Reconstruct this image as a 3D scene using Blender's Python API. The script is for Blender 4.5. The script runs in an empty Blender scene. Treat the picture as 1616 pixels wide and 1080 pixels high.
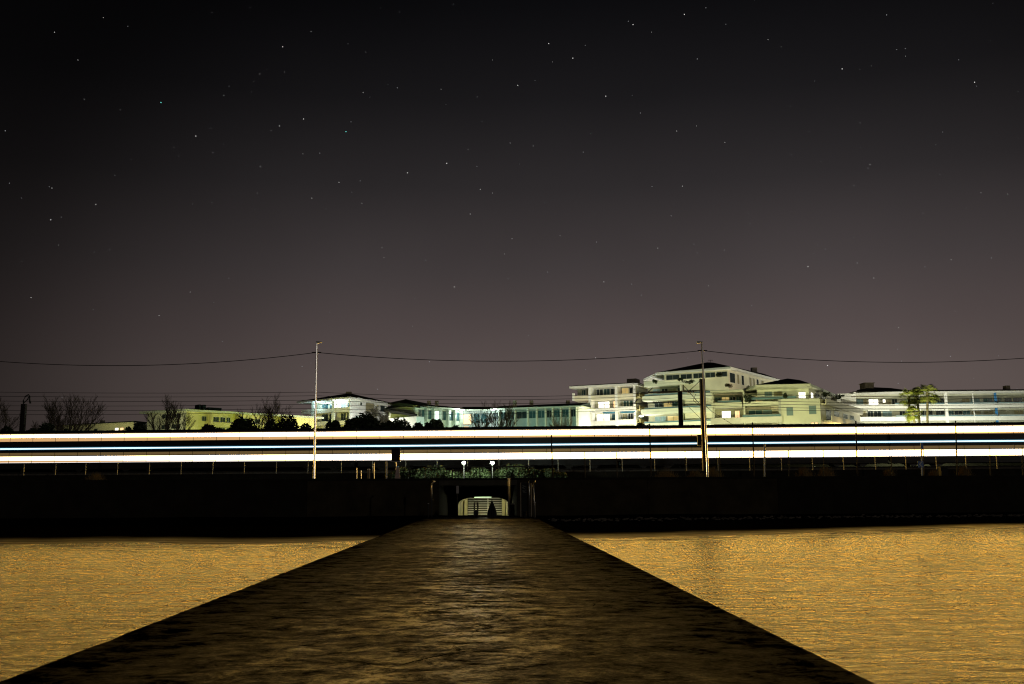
import bpy, math, random
from mathutils import Vector, Matrix, noise as mnoise

R = math.radians
scene = bpy.context.scene
col = scene.collection
rnd = random.Random(7)

# ------------------------------------------------------------------ camera
F_PX = 1571.0                                   # focal length in pixels of the 1616 px wide photograph
cam_d = bpy.data.cameras.new('camera')
cam_d.sensor_width = 36.0
cam_d.lens = 36.0 * F_PX / 1616.0
cam_d.clip_start = 0.1
cam_d.clip_end = 9000
cam = bpy.data.objects.new('camera', cam_d)
col.objects.link(cam)
scene.camera = cam
CAM = Vector((0, 0, 1.3))
CROT = (Matrix.Rotation(R(-1.385), 3, 'Z') @ Matrix.Rotation(R(90 + 8.71), 3, 'X') @ Matrix.Rotation(R(-0.32), 3, 'Z'))
cam.matrix_world = Matrix.Translation(CAM) @ CROT.to_4x4()


def at(px, py, Y):
    """world point at depth Y seen at a pixel of the photograph (for surveying the place)"""
    d = CROT @ Vector(((px - 808) / F_PX, -(py - 540) / F_PX, -1))
    return CAM + d * (Y / d.y)


def on_z(px, py, z):
    d = CROT @ Vector(((px - 808) / F_PX, -(py - 540) / F_PX, -1))
    return CAM + d * ((z - CAM.z) / d.z)


# ------------------------------------------------------------------ world: night sky over a lit coast
world = bpy.data.worlds.new('World')
scene.world = world
world.use_nodes = True
wn, wl = world.node_tree.nodes, world.node_tree.links
wn.clear()
w_out = wn.new('ShaderNodeOutputWorld')
w_bg = wn.new('ShaderNodeBackground')
w_tc = wn.new('ShaderNodeTexCoord')
w_sep = wn.new('ShaderNodeSeparateXYZ')
wl.new(w_tc.outputs['Generated'], w_sep.inputs[0])
w_ramp = wn.new('ShaderNodeValToRGB')           # town glow: strongest at the horizon, fading upwards
cr = w_ramp.color_ramp
SKY = [(0.0, (.124, .094, .086)), (.06, (.124, .095, .087)), (.11, (.114, .088, .082)), (.16, (.089, .069, .067)), (.22, (.060, .0495, .0500)),
       (.30, (.0300, .0262, .0275)), (.38, (.0135, .0124, .0138)), (.46, (.0062, .0060, .0072)), (.6, (.0025, .002, .0026)), (1.0, (.0012, .0012, .0016))]
while len(cr.elements) < len(SKY):
    cr.elements.new(0.5)
for e, (p, c) in zip(cr.elements, SKY):
    e.position = p
    e.color = (*c, 1)
wl.new(w_sep.outputs['Z'], w_ramp.inputs['Fac'])
w_dot = wn.new('ShaderNodeVectorMath')
w_dot.operation = 'DOT_PRODUCT'
az = R(10)
w_dot.inputs[1].default_value = (math.sin(az), math.cos(az), 0)
wl.new(w_tc.outputs['Generated'], w_dot.inputs[0])
w_az = wn.new('ShaderNodeMapRange')             # the glow lies over the town, the open sea behind is darker
w_az.interpolation_type = 'SMOOTHSTEP'
w_az.inputs['From Min'].default_value = 0.76
w_az.inputs['From Max'].default_value = 1.0
w_az.inputs['To Min'].default_value = 0.16
w_az.inputs['To Max'].default_value = 1.0
wl.new(w_dot.outputs['Value'], w_az.inputs['Value'])
w_mul = wn.new('ShaderNodeVectorMath')
w_mul.operation = 'SCALE'
wl.new(w_ramp.outputs['Color'], w_mul.inputs[0])
w_hz = wn.new('ShaderNodeTexNoise')              # thin uneven haze
w_hz.inputs['Scale'].default_value = 2.2
w_hz.inputs['Detail'].default_value = 4
wl.new(w_tc.outputs['Generated'], w_hz.inputs['Vector'])
w_hr = wn.new('ShaderNodeMapRange')
w_hr.inputs['From Min'].default_value = .3
w_hr.inputs['From Max'].default_value = .7
w_hr.inputs['To Min'].default_value = .86
w_hr.inputs['To Max'].default_value = 1.14
wl.new(w_hz.outputs['Fac'], w_hr.inputs['Value'])
w_hm = wn.new('ShaderNodeMath')
w_hm.operation = 'MULTIPLY'
wl.new(w_az.outputs['Result'], w_hm.inputs[0])
wl.new(w_hr.outputs['Result'], w_hm.inputs[1])
wl.new(w_hm.outputs[0], w_mul.inputs['Scale'])
w_sky = wn.new('ShaderNodeTexSky')
w_sky.sky_type = 'NISHITA'
w_sky.sun_disc = False
w_sky.sun_elevation = R(-7)
w_sky.sun_rotation = R(200)
w_dim = wn.new('ShaderNodeVectorMath')
w_dim.operation = 'SCALE'
w_dim.inputs['Scale'].default_value = 0.05
wl.new(w_sky.outputs['Color'], w_dim.inputs[0])
w_add = wn.new('ShaderNodeVectorMath')
w_add.operation = 'ADD'
wl.new(w_mul.outputs[0], w_add.inputs[0])
wl.new(w_dim.outputs[0], w_add.inputs[1])
wl.new(w_add.outputs[0], w_bg.inputs['Color'])
w_bg.inputs['Strength'].default_value = 1.0
wl.new(w_bg.outputs[0], w_out.inputs[0])

# weak low light added to draw a bright line on the lamp posts
sun_d = bpy.data.lights.new('low_fill', 'SUN')
sun_d.energy = 0.11
sun_d.angle = R(0.5)
sun_d.color = (1, .93, .82)
sun = bpy.data.objects.new('low_fill', sun_d)
col.objects.link(sun)
sun.rotation_euler = (R(85), 0, R(28))

scene.view_settings.view_transform = 'Standard'
scene.view_settings.look = 'None'
scene.view_settings.exposure = 0
scene.view_settings.gamma = 1
scene.cycles.filter_width = 1.15
scene.cycles.max_bounces = 6
scene.cycles.sample_clamp_indirect = 6
scene.cycles.use_denoising = True

# ------------------------------------------------------------------ materials
MATS = {}


def mat(name, color, rough=.7, metal=0, var=.25, scale=3.0, bump=0, bump_scale=20, emit=None, spec=None, color2=None):
    m = bpy.data.materials.new(name)
    m.use_nodes = True
    nt = m.node_tree
    b = nt.nodes['Principled BSDF']
    b.inputs['Roughness'].default_value = rough
    b.inputs['Metallic'].default_value = metal
    if spec is not None:
        b.inputs['Specular IOR Level'].default_value = spec
    tc = nt.nodes.new('ShaderNodeTexCoord')
    if var:
        n = nt.nodes.new('ShaderNodeTexNoise')
        n.inputs['Scale'].default_value = scale
        n.inputs['Detail'].default_value = 6
        n.inputs['Roughness'].default_value = .65
        nt.links.new(tc.outputs['Object'], n.inputs['Vector'])
        r = nt.nodes.new('ShaderNodeValToRGB')
        c2 = color2 or tuple(c * (1 + var) for c in color)
        r.color_ramp.elements[0].position = .3
        r.color_ramp.elements[1].position = .7
        r.color_ramp.elements[0].color = (*[c * (1 - var) for c in color], 1)
        r.color_ramp.elements[1].color = (*[min(c, 1) for c in c2], 1)
        nt.links.new(n.outputs['Fac'], r.inputs['Fac'])
        nt.links.new(r.outputs['Color'], b.inputs['Base Color'])
    else:
        b.inputs['Base Color'].default_value = (*color, 1)
    if bump:
        n2 = nt.nodes.new('ShaderNodeTexNoise')
        n2.inputs['Scale'].default_value = bump_scale
        n2.inputs['Detail'].default_value = 5
        nt.links.new(tc.outputs['Object'], n2.inputs['Vector'])
        bp = nt.nodes.new('ShaderNodeBump')
        bp.inputs['Strength'].default_value = bump
        bp.inputs['Distance'].default_value = .05
        nt.links.new(n2.outputs['Fac'], bp.inputs['Height'])
        nt.links.new(bp.outputs['Normal'], b.inputs['Normal'])
    if emit:
        b.inputs['Emission Color'].default_value = (*emit, 1)
        b.inputs['Emission Strength'].default_value = 1
        if name not in ('train_window', 'tube_glow'):
            m.cycles.emission_sampling = 'NONE'      # too faint or small to be worth aiming rays at
    MATS[name] = m
    return m


mat('sand', (.010, .008, .005), .95, scale=1.5, bump=.5, bump_scale=4, spec=.1)
_m = MATS['sand']                             # wet and shiny where the swash reaches
_nt = _m.node_tree
_b = _nt.nodes['Principled BSDF']
_s = _nt.nodes.new('ShaderNodeSeparateXYZ')
_nt.links.new(_nt.nodes['Texture Coordinate'].outputs['Object'], _s.inputs[0])
for _sock, _lo, _hi in (('Roughness', .45, 1.0), ('Specular IOR Level', .42, .0)):
    _r = _nt.nodes.new('ShaderNodeMapRange')
    _r.inputs['From Min'].default_value = -.38
    _r.inputs['From Max'].default_value = -.325
    _r.inputs['To Min'].default_value = _lo
    _r.inputs['To Max'].default_value = _hi
    _nt.links.new(_s.outputs['Z'], _r.inputs['Value'])
    _nt.links.new(_r.outputs[0], _b.inputs[_sock])
mat('soil', (.016, .014, .008), .95, scale=.6, var=.5, bump=.5, bump_scale=3, spec=.02)
mat('ballast', (.10, .095, .09), .95, scale=3, bump=.6, bump_scale=8, spec=.1)
mat('asphalt', (.05, .05, .05), .85, scale=4)
mat('wall_concrete', (.020, .016, .011), .9, scale=.8, var=.4, bump=.3, bump_scale=6, spec=.2)
mat('wall_lit_brown', (.042, .031, .017), .9, scale=.7, var=.5, bump=.3, bump_scale=6, spec=.2)  # paler copy of the wall concrete, faint light painted into some panels
mat('portal_concrete', (.075, .068, .05), .85, scale=1.2, var=.3, bump=.3, bump_scale=6, spec=.2)
mat('tunnel_paint', (.62, .58, .36), .7, scale=1.0, var=.15)
mat('stair_shaded', (.09, .08, .05), .8, scale=2.0, var=.2)  # dark risers: shade between the lit treads put into the colour
mat('white_paint', (.8, .8, .76), .4, var=.08, scale=2)
mat('galvanised', (.72, .70, .67), .30, metal=.9, var=.12, scale=6)
mat('dark_steel', (.035, .033, .031), .75, metal=0, var=.3, scale=6)
mat('rust_steel', (.022, .017, .014), .85, metal=0, var=.4, scale=5)
mat('black_paint', (.010, .010, .010), .8, var=.2, scale=5)
mat('cable', (.03, .028, .026), .6, var=0)
mat('insulator', (.05, .04, .04), .3, var=0)
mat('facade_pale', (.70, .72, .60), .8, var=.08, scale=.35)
mat('facade_shaded', (.27, .27, .19), .8, var=.15, scale=.35)  # balcony shade mixed into the back wall colour
mat('facade_shaded_pale', (.42, .42, .34), .8, var=.12, scale=.35)  # lighter mix of the same painted balcony shade
mat('facade_cream', (.70, .66, .52), .8, var=.1, scale=.35)
mat('facade_white', (.80, .80, .78), .75, var=.06, scale=.35)
mat('facade_grey', (.48, .50, .47), .8, var=.12, scale=.35)
mat('facade_yellow', (.66, .58, .30), .8, var=.1, scale=.35)
mat('slab_edge', (.66, .66, .61), .8, var=.1, scale=.5)
mat('roof_tile', (.028, .027, .026), .85, var=.35, scale=2.0, bump=.4, bump_scale=5, spec=.15)
mat('roof_green', (.022, .036, .034), .8, var=.3, scale=1.5, spec=.15)
mat('chimney_stone', (.30, .25, .20), .85, var=.3, scale=2)
mat('frame_grey', (.34, .35, .32), .5, var=.05, scale=2)
mat('glass_dark', (.03, .042, .045), .15, var=.3, scale=.7)
mat('glass_teal', (.05, .11, .12), .18, var=.35, scale=.6)
mat('rail_glass', (.13, .22, .26), .2, var=.2, scale=.6)
mat('shutter', (.30, .27, .16), .7, var=.1, scale=1)
mat('shutter_blue', (.16, .25, .28), .6, var=.1, scale=1)
mat('awning_blue', (.05, .22, .36), .7, var=.15, scale=1)
mat('pillar_blue', (.03, .17, .42), .6, var=.12, scale=1)
mat('lit_white', (.8, .78, .7), .5, var=0, emit=(1.9, 1.75, 1.45))
mat('lit_warm', (.7, .5, .3), .5, var=0, emit=(1.25, .74, .36))
mat('lit_cool', (.7, .8, .8), .5, var=0, emit=(1.0, 1.25, 1.2))
mat('lit_dim', (.5, .4, .25), .5, var=0, emit=(.42, .30, .10))
mat('train_body', (.02, .021, .024), .45, var=.2, scale=1.0, spec=.3)
mat('train_under', (.015, .014, .013), .8, var=.2, scale=2)
mat('train_wheel', (.05, .05, .05), .5, metal=.6, var=.2, scale=4)
mat('train_window', (.8, .75, .65), .4, var=0, emit=(33.0, 18.6, 3.0))
mat('train_roof_glow', (.3, .2, .1), .5, var=0, emit=(.16, .10, .045))  # brown glow painted above the upper windows, no lamp there
mat('train_edge_glow', (.7, .7, .68), .5, var=0, emit=(1.15, 1.05, .98))  # dim white glow added along window borders to soften the bands
mat('train_low_fringe', (.6, .4, .2), .6, var=0, emit=(.66, .38, .16))  # orange glow painted into the lower part of the windows
mat('train_strip', (.8, .9, 1), .4, var=0, emit=(1.0, 1.5, 1.7))
mat('train_strip_halo', (.1, .2, .3), .4, var=0, emit=(.008, .045, .075))
mat('train_amber_glow', (.3, .2, .1), .4, var=0, emit=(.115, .074, .028))  # painted glow in place of a faint brown reflection
mat('bark', (.14, .11, .075), .9, var=.3, scale=3)
mat('bark_pale', (.32, .30, .22), .9, var=.3, scale=3)
mat('blossom', (.62, .58, .52), .8, var=.15, scale=3)
mat('bush_leaf', (.030, .045, .016), .75, var=.45, scale=.9)
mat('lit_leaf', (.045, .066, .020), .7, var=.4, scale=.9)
mat('palm_leaf', (.20, .22, .05), .6, var=.4, scale=1.2)
mat('palm_bark', (.12, .10, .07), .9, var=.3, scale=3)
mat('dry_grass', (.20, .15, .06), .9, var=.35, scale=2)
mat('pebble', (.18, .15, .12), .8, var=.4, scale=2)
mat('sign_blue', (.10, .22, .55), .5, var=.05)
mat('sign_white', (.8, .8, .8), .5, var=.05)
mat('notice_pink', (.62, .46, .40), .7, var=.25, scale=4)
mat('wood_post', (.34, .28, .20), .8, var=.25, scale=5)
mat('lamp_glow', (.9, .9, .9), .4, var=0, emit=(14, 17, 12))
mat('tube_glow', (.9, .9, .9), .4, var=0, emit=(1.1, 1.5, .85))
mat('eave_glow', (.9, .9, .9), .4, var=0, emit=(5, 6.5, 6))
mat('star_white', (0, 0, 0), 1, var=0, emit=(.95, .92, .9), spec=0)
mat('star_dim', (0, 0, 0), 1, var=0, emit=(.36, .36, .38), spec=0)
mat('star_cyan', (0, 0, 0), 1, var=0, emit=(.2, 1.0, .9), spec=0)


def water_material():
    m = bpy.data.materials.new('sea_water')
    m.use_nodes = True
    nt = m.node_tree
    b = nt.nodes['Principled BSDF']
    b.inputs['Base Color'].default_value = (.020, .017, .009, 1)
    b.inputs['Roughness'].default_value = .30
    b.inputs['IOR'].default_value = 1.34
    tc = nt.nodes.new('ShaderNodeTexCoord')
    h = None
    for sc, amp, det in (((.20, .55, 1), 1.1, 4), ((1.4, 4.2, 1), .62, 6), ((5, 14, 1), .20, 5)):
        mp = nt.nodes.new('ShaderNodeMapping')
        mp.inputs['Scale'].default_value = sc
        nt.links.new(tc.outputs['Object'], mp.inputs['Vector'])
        n = nt.nodes.new('ShaderNodeTexNoise')
        n.inputs['Scale'].default_value = 1
        n.inputs['Detail'].default_value = det
        n.inputs['Roughness'].default_value = .6
        n.inputs['Distortion'].default_value = .4
        nt.links.new(mp.outputs[0], n.inputs['Vector'])
        mu = nt.nodes.new('ShaderNodeMath')
        mu.operation = 'MULTIPLY'
        mu.inputs[1].default_value = amp
        nt.links.new(n.outputs['Fac'], mu.inputs[0])
        if h is None:
            h = mu
        else:
            a = nt.nodes.new('ShaderNodeMath')
            a.operation = 'ADD'
            nt.links.new(h.outputs[0], a.inputs[0])
            nt.links.new(mu.outputs[0], a.inputs[1])
            h = a
    gm = nt.nodes.new('ShaderNodeMapping')
    gm.inputs['Scale'].default_value = (3.2, 7.5, 1)
    nt.links.new(tc.outputs['Object'], gm.inputs['Vector'])
    gn = nt.nodes.new('ShaderNodeTexNoise')        # catspaws: fine ripples that roughen the surface in patches
    gn.inputs['Scale'].default_value = 1.0
    gn.inputs['Detail'].default_value = 8
    gn.inputs['Roughness'].default_value = .8
    nt.links.new(gm.outputs[0], gn.inputs['Vector'])
    gr = nt.nodes.new('ShaderNodeMapRange')
    gr.inputs['From Min'].default_value = .36
    gr.inputs['From Max'].default_value = .64
    gr.inputs['To Min'].default_value = .19
    gr.inputs['To Max'].default_value = .34
    nt.links.new(gn.outputs['Fac'], gr.inputs['Value'])
    nt.links.new(gr.outputs[0], b.inputs['Roughness'])
    bp = nt.nodes.new('ShaderNodeBump')
    bp.inputs['Strength'].default_value = 1.0
    bp.inputs['Distance'].default_value = .16
    nt.links.new(h.outputs[0], bp.inputs['Height'])
    nt.links.new(bp.outputs['Normal'], b.inputs['Normal'])
    MATS['sea_water'] = m


water_material()


def deck_material():
    """weathered, damp concrete: blotches of rubbed and dark surface, pits and undulations"""
    m = bpy.data.materials.new('deck_concrete')
    m.use_nodes = True
    nt = m.node_tree
    L = nt.links
    b = nt.nodes['Principled BSDF']
    tc = nt.nodes.new('ShaderNodeTexCoord')

    gmap = nt.nodes.new('ShaderNodeMapping')      # the finish was brushed across the pier
    gmap.inputs['Scale'].default_value = (.88, 1.06, 1)
    L.new(tc.outputs['Object'], gmap.inputs['Vector'])

    def noise(scale, det, rough=.6, dist=0.0):
        n = nt.nodes.new('ShaderNodeTexNoise')
        n.inputs['Scale'].default_value = scale
        n.inputs['Detail'].default_value = det
        n.inputs['Roughness'].default_value = rough
        n.inputs['Distortion'].default_value = dist
        L.new((gmap.outputs[0] if scale > 1 else tc.outputs['Object']), n.inputs['Vector'])
        return n.outputs['Fac']

    def ramp(fac, stops):
        r = nt.nodes.new('ShaderNodeValToRGB')
        while len(r.color_ramp.elements) < len(stops):
            r.color_ramp.elements.new(.5)
        for e, (p, c) in zip(r.color_ramp.elements, stops):
            e.position = p
            e.color = (*c, 1)
        L.new(fac, r.inputs['Fac'])
        return r.outputs['Color']

    big = noise(.42, 8, .7, .3)
    mid = noise(3.2, 9, .78, .4)
    fine = noise(26, 6, .8)

    def mapr(fac, a, b, c, d):
        r = nt.nodes.new('ShaderNodeMapRange')
        for k_, v_ in (('From Min', a), ('From Max', b), ('To Min', c), ('To Max', d)):
            r.inputs[k_].default_value = v_
        L.new(fac, r.inputs['Value'])
        return r.outputs[0]

    def math_(op, a, b):
        n = nt.nodes.new('ShaderNodeMath')
        n.operation = op
        for k_, v_ in enumerate((a, b)):
            if isinstance(v_, float):
                n.inputs[k_].default_value = v_
            else:
                L.new(v_, n.inputs[k_])
        return n.outputs[0]

    worn_lit = math_('MULTIPLY', mapr(big, .34, .64, .25, 1.0), math_('MULTIPLY', mapr(mid, .38, .63, .12, 1.3), mapr(fine, .3, .7, .55, 1.3)))   # polished, pale where feet have rubbed it
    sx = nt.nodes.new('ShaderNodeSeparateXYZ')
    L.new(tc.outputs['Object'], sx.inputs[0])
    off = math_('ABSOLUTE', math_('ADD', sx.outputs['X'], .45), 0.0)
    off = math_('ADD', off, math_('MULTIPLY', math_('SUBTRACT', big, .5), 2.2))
    worn_lit = math_('MULTIPLY', worn_lit, mapr(off, .4, 2.8, 1.3, .24))                    # lamp sheen down the middle and dark sides painted into the tone
    vd = nt.nodes.new('ShaderNodeVectorMath')
    vd.operation = 'MULTIPLY_ADD'
    L.new(mid, vd.inputs[0])
    vd.inputs[1].default_value = (.5, .5, 0)
    L.new(tc.outputs['Object'], vd.inputs[2])
    vo = nt.nodes.new('ShaderNodeTexVoronoi')
    vo.feature = 'DISTANCE_TO_EDGE'
    vo.inputs['Scale'].default_value = .27
    L.new(vd.outputs[0], vo.inputs['Vector'])
    crack = mapr(vo.outputs['Distance'], .001, .004, 0.0, 1.0)
    crack = math_('MAXIMUM', crack, mapr(big, .47, .53, 0.0, 1.0))
    worn_lit = math_('MULTIPLY', worn_lit, crack)
    L.new(ramp(worn_lit, [(.08, (.003, .002, .001)), (.4, (.014, .0095, .004)), (1.0, (.125, .088, .042))]), b.inputs['Base Color'])
    L.new(mapr(worn_lit, .1, .9, .8, .33), b.inputs['Roughness'])
    L.new(mapr(worn_lit, .08, 1.0, .0, .62), b.inputs['Specular IOR Level'])
    h = math_('ADD', math_('ADD', math_('MULTIPLY', mid, .40), math_('MULTIPLY', fine, .12)), math_('ADD', math_('MULTIPLY', big, 1.1), math_('MULTIPLY', crack, .12)))
    bp = nt.nodes.new('ShaderNodeBump')
    bp.inputs['Strength'].default_value = 1.0
    bp.inputs['Distance'].default_value = .11
    L.new(h, bp.inputs['Height'])
    L.new(bp.outputs['Normal'], b.inputs['Normal'])
    MATS['deck_concrete'] = m


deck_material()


# ------------------------------------------------------------------ mesh helpers
def tag(o, label=None, cat=None, group=None, kind=None):
    if label:
        o['label'] = label
    if cat:
        o['category'] = cat
    if group:
        o['group'] = group
    if kind:
        o['kind'] = kind
    return o


def thing(name, loc, label, cat, group=None):
    o = bpy.data.objects.new(name, None)
    o.empty_display_size = .3
    o.location = loc
    col.objects.link(o)
    return tag(o, label, cat, group)


def root_loc(o):
    v = Vector((0, 0, 0))
    while o is not None:
        v += o.location
        o = o.parent
    return v


class MB:
    def __init__(self):
        self.v, self.f, self.mi = [], [], []

    def face(self, pts, m=0):
        i = len(self.v)
        self.v += [tuple(p) for p in pts]
        self.f.append(tuple(range(i, i + len(pts))))
        self.mi.append(m)

    def hexa(self, p, m=0):
        """8 points: bottom 4 counter-clockwise, then top 4"""
        i = len(self.v)
        self.v += [tuple(q) for q in p]
        for q in ((0, 3, 2, 1), (4, 5, 6, 7), (0, 1, 5, 4), (1, 2, 6, 5), (2, 3, 7, 6), (3, 0, 4, 7)):
            self.f.append(tuple(i + k for k in q))
            self.mi.append(m)
        return self

    def box(self, x0, x1, y0, y1, z0, z1, m=0):
        return self.hexa([(x0, y0, z0), (x1, y0, z0), (x1, y1, z0), (x0, y1, z0),
                          (x0, y0, z1), (x1, y0, z1), (x1, y1, z1), (x0, y1, z1)], m)

    def tube(self, pts, rad, n=6, cap=True, m=0):
        pts = [Vector(p) for p in pts]
        if not isinstance(rad, (list, tuple)):
            rad = [rad] * len(pts)
        base = len(self.v)
        for k, p in enumerate(pts):
            d = (pts[min(k + 1, len(pts) - 1)] - pts[max(k - 1, 0)]).normalized()
            a = Vector((0, 0, 1)) if abs(d.z) < .9 else Vector((1, 0, 0))
            s = d.cross(a).normalized()
            t = s.cross(d)
            for q in range(n):
                an = 2 * math.pi * q / n
                self.v.append(tuple(p + (s * math.cos(an) + t * math.sin(an)) * rad[k]))
        for k in range(len(pts) - 1):
            for q in range(n):
                a, b = base + k * n + q, base + k * n + (q + 1) % n
                self.f.append((a, a + n, b + n, b))
                self.mi.append(m)
        if cap:
            self.f.append(tuple(base + q for q in range(n)))
            self.f.append(tuple(base + (len(pts) - 1) * n + n - 1 - q for q in range(n)))
            self.mi += [m, m]
        return self

    def ball(self, c, r, seg=8, rings=5, sq=(1, 1, 1), m=0):
        b = len(self.v)
        for i in range(rings + 1):
            th = math.pi * i / rings
            for j in range(seg):
                ph = 2 * math.pi * j / seg
                self.v.append((c[0] + r * sq[0] * math.sin(th) * math.cos(ph), c[1] + r * sq[1] * math.sin(th) * math.sin(ph), c[2] + r * sq[2] * math.cos(th)))
        for i in range(rings):
            for j in range(seg):
                a, a2 = b + i * seg + j, b + i * seg + (j + 1) % seg
                self.f.append((a, a + seg, a2 + seg, a2))
                self.mi.append(m)
        return self

    def build(self, name, material, parent=None, smooth=False, kind=None):
        off = root_loc(parent) if parent else Vector((0, 0, 0))
        me = bpy.data.meshes.new(name)
        me.from_pydata([(x - off.x, y - off.y, z - off.z) for x, y, z in self.v], [], self.f)
        for k in (material if isinstance(material, (list, tuple)) else [material]):
            me.materials.append(MATS[k])
        if isinstance(material, (list, tuple)):
            me.polygons.foreach_set('material_index', self.mi)
        if smooth:
            me.polygons.foreach_set('use_smooth', [True] * len(me.polygons))
        me.update()
        o = bpy.data.objects.new(name, me)
        col.objects.link(o)
        if parent:
            o.parent = parent
        if kind:
            o['kind'] = kind
        return o


class Frame:
    """a facade line from A to B in plan; x runs along it, y goes inwards (away from the sea), z is height"""

    def __init__(self, A, B):
        self.A = Vector((A[0], A[1]))
        d = Vector((B[0], B[1])) - self.A
        self.W = d.length
        self.u = d.normalized()
        self.n = Vector((-self.u.y, self.u.x))

    def p(self, x, y, z):
        q = self.A + self.u * x + self.n * y
        return (q.x, q.y, z)

    def box(self, mb, x0, x1, y0, y1, z0, z1, m=0):
        return mb.hexa([self.p(x0, y0, z0), self.p(x1, y0, z0), self.p(x1, y1, z0), self.p(x0, y1, z0),
                        self.p(x0, y0, z1), self.p(x1, y0, z1), self.p(x1, y1, z1), self.p(x0, y1, z1)], m)

    def xpx(self, px):
        """distance along the facade where a sight line at this picture column meets it"""
        d = CROT @ Vector(((px - 808) / F_PX, -(650 - 540) / F_PX, -1))
        o = Vector((CAM.x, CAM.y))
        dv = Vector((d.x, d.y))
        den = dv.x * self.u.y - dv.y * self.u.x
        w = self.A - o
        t = (w.x * self.u.y - w.y * self.u.x) / den
        q = o + dv * t
        return (q - self.A).dot(self.u)


def plan(px, Y, py=650):
    p = at(px, py, Y)
    return (p.x, Y)


def smooth(a, b, t):
    t = max(0, min(1, (t - a) / (b - a)))
    return t * t * (3 - 2 * t)


# ------------------------------------------------------------------ terrain, sea, beach
WALL_Y = 69.0
ROAD_Z = 2.4
RAIL_Z = 3.75
SEA_Z = -0.45


def ground_z(Y):
    pts = [(69, 2.38), (89.7, 2.38), (90.1, 3.05), (106, 3.05), (112, 3.6), (130, 7.0), (170, 10.0), (260, 12.0), (6000, 12.0)]
    for (a, za), (b, zb) in zip(pts, pts[1:]):
        if Y <= b:
            return za + (zb - za) * (Y - a) / (b - a)
    return 12.0


def track_y(X):
    return 97.0 - math.tan(R(4.4)) * X


def shore_y(X):
    x = max(-70, min(46, X))
    y = 38.6 + (1.6 if x > 0 else 0.0) * smooth(0, 4, x) + max(0, x - 4) * .45
    return y + .55 * math.sin(x * .31 + 1) + .25 * math.sin(x * .83) + .9 * mnoise.noise(Vector((x * .13, 1.7, 0))) + .35 * mnoise.noise(Vector((x * .6, 6.1, 0))) + max(0, -x - 14) * .03


mb = MB()
xs = [-6000, -2000, -700, -300, -150] + [-100 + 5 * i for i in range(41)] + [150, 300, 700, 2000, 6000]
ys = [69.4, 75, 80, 86, 89.7, 90.1, 93, 97, 101, 106, 109, 112, 118, 124, 130, 138, 146, 155, 163, 170, 190, 210, 235, 260, 330, 500, 1200, 3000, 6000]
for Y in ys:
    for X in xs:
        Ys = Y
        if 80 < Y < 120 and abs(X) <= 100:
            Ys = Y - math.tan(R(4.4)) * X * smooth(75, 90, Y) * (1 - smooth(112, 125, Y))
        z = ground_z(Y)
        if Y > 112:
            z += 1.0 * mnoise.noise(Vector((X * .03, Y * .03, 3)))
        mb.v.append((X, Ys, z))
nx = len(xs)
for j in range(len(ys) - 1):
    for i in range(nx - 1):
        a = j * nx + i
        mb.f.append((a, a + 1, a + nx + 1, a + nx))
        mb.mi.append(0)
tag(mb.build('terrain', 'soil', smooth=True), kind='structure')

mb = MB()
xs = [-4000, -1000, -300, -120] + [-70 + .8 * i for i in range(176)] + [120, 300, 1000, 4000]
ys = [-4000, -1000, -300, -80, -30, -10] + [-4 + 1.2 * i for i in range(30)] + [32.5 + .30 * i for i in range(110)] + [71]
for Y in ys:
    for X in xs:
        s = shore_y(X) - Y
        z = SEA_Z
        if abs(X) < 75 and -10 < Y < 70:
            wig = .9 * mnoise.noise(Vector((X * .09, 2.2, 0))) + .35 * mnoise.noise(Vector((X * .35, 7.1, 0)))
            near = math.exp(-max(0, s) / 3.0)
            z += .07 * near * math.exp(-((s - 1.1 - wig) / .45) ** 2) + .045 * math.exp(-((s - 3.6 - 1.6 * wig) / .7) ** 2)
            z += .022 * mnoise.noise(Vector((X * .25, Y * .8, 0))) + .012 * mnoise.noise(Vector((X * .9, Y * 2.2, 4)))
        mb.v.append((X, Y, z))
nx = len(xs)
for j in range(len(ys) - 1):
    for i in range(nx - 1):
        a = j * nx + i
        mb.f.append((a, a + 1, a + nx + 1, a + nx))
        mb.mi.append(0)
tag(mb.build('sea', 'sea_water', smooth=True), kind='structure')

mb = MB()
xs = [-4000, -600, -150] + [-80 + 1.0 * i for i in range(161)] + [150, 600, 4000]
ts = [-.5, -.2, -.05, 0, .03, .06, .1, .14, .2, .28, .36, .45, .55, .65, .75, .87, 1.0]
for t in ts:
    for X in xs:
        s = shore_y(X)
        Y = s + (WALL_Y + .3 - s) * t
        zt = SEA_Z + (.15 * smooth(0, .12, t) + .19 * smooth(.12, 1, t) if t > 0 else t * 1.2)
        zt += (.03 * mnoise.noise(Vector((X * .4, Y * .6, 2))) + .05 * mnoise.noise(Vector((X * .12, Y * .2, 5)))) * smooth(-.1, .2, t)
        mb.v.append((X, Y, zt))
nx = len(xs)
for j in range(len(ts) - 1):
    for i in range(nx - 1):
        a = j * nx + i
        mb.f.append((a, a + 1, a + nx + 1, a + nx))
        mb.mi.append(0)
tag(mb.build('beach', 'sand', smooth=True), kind='structure')

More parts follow.
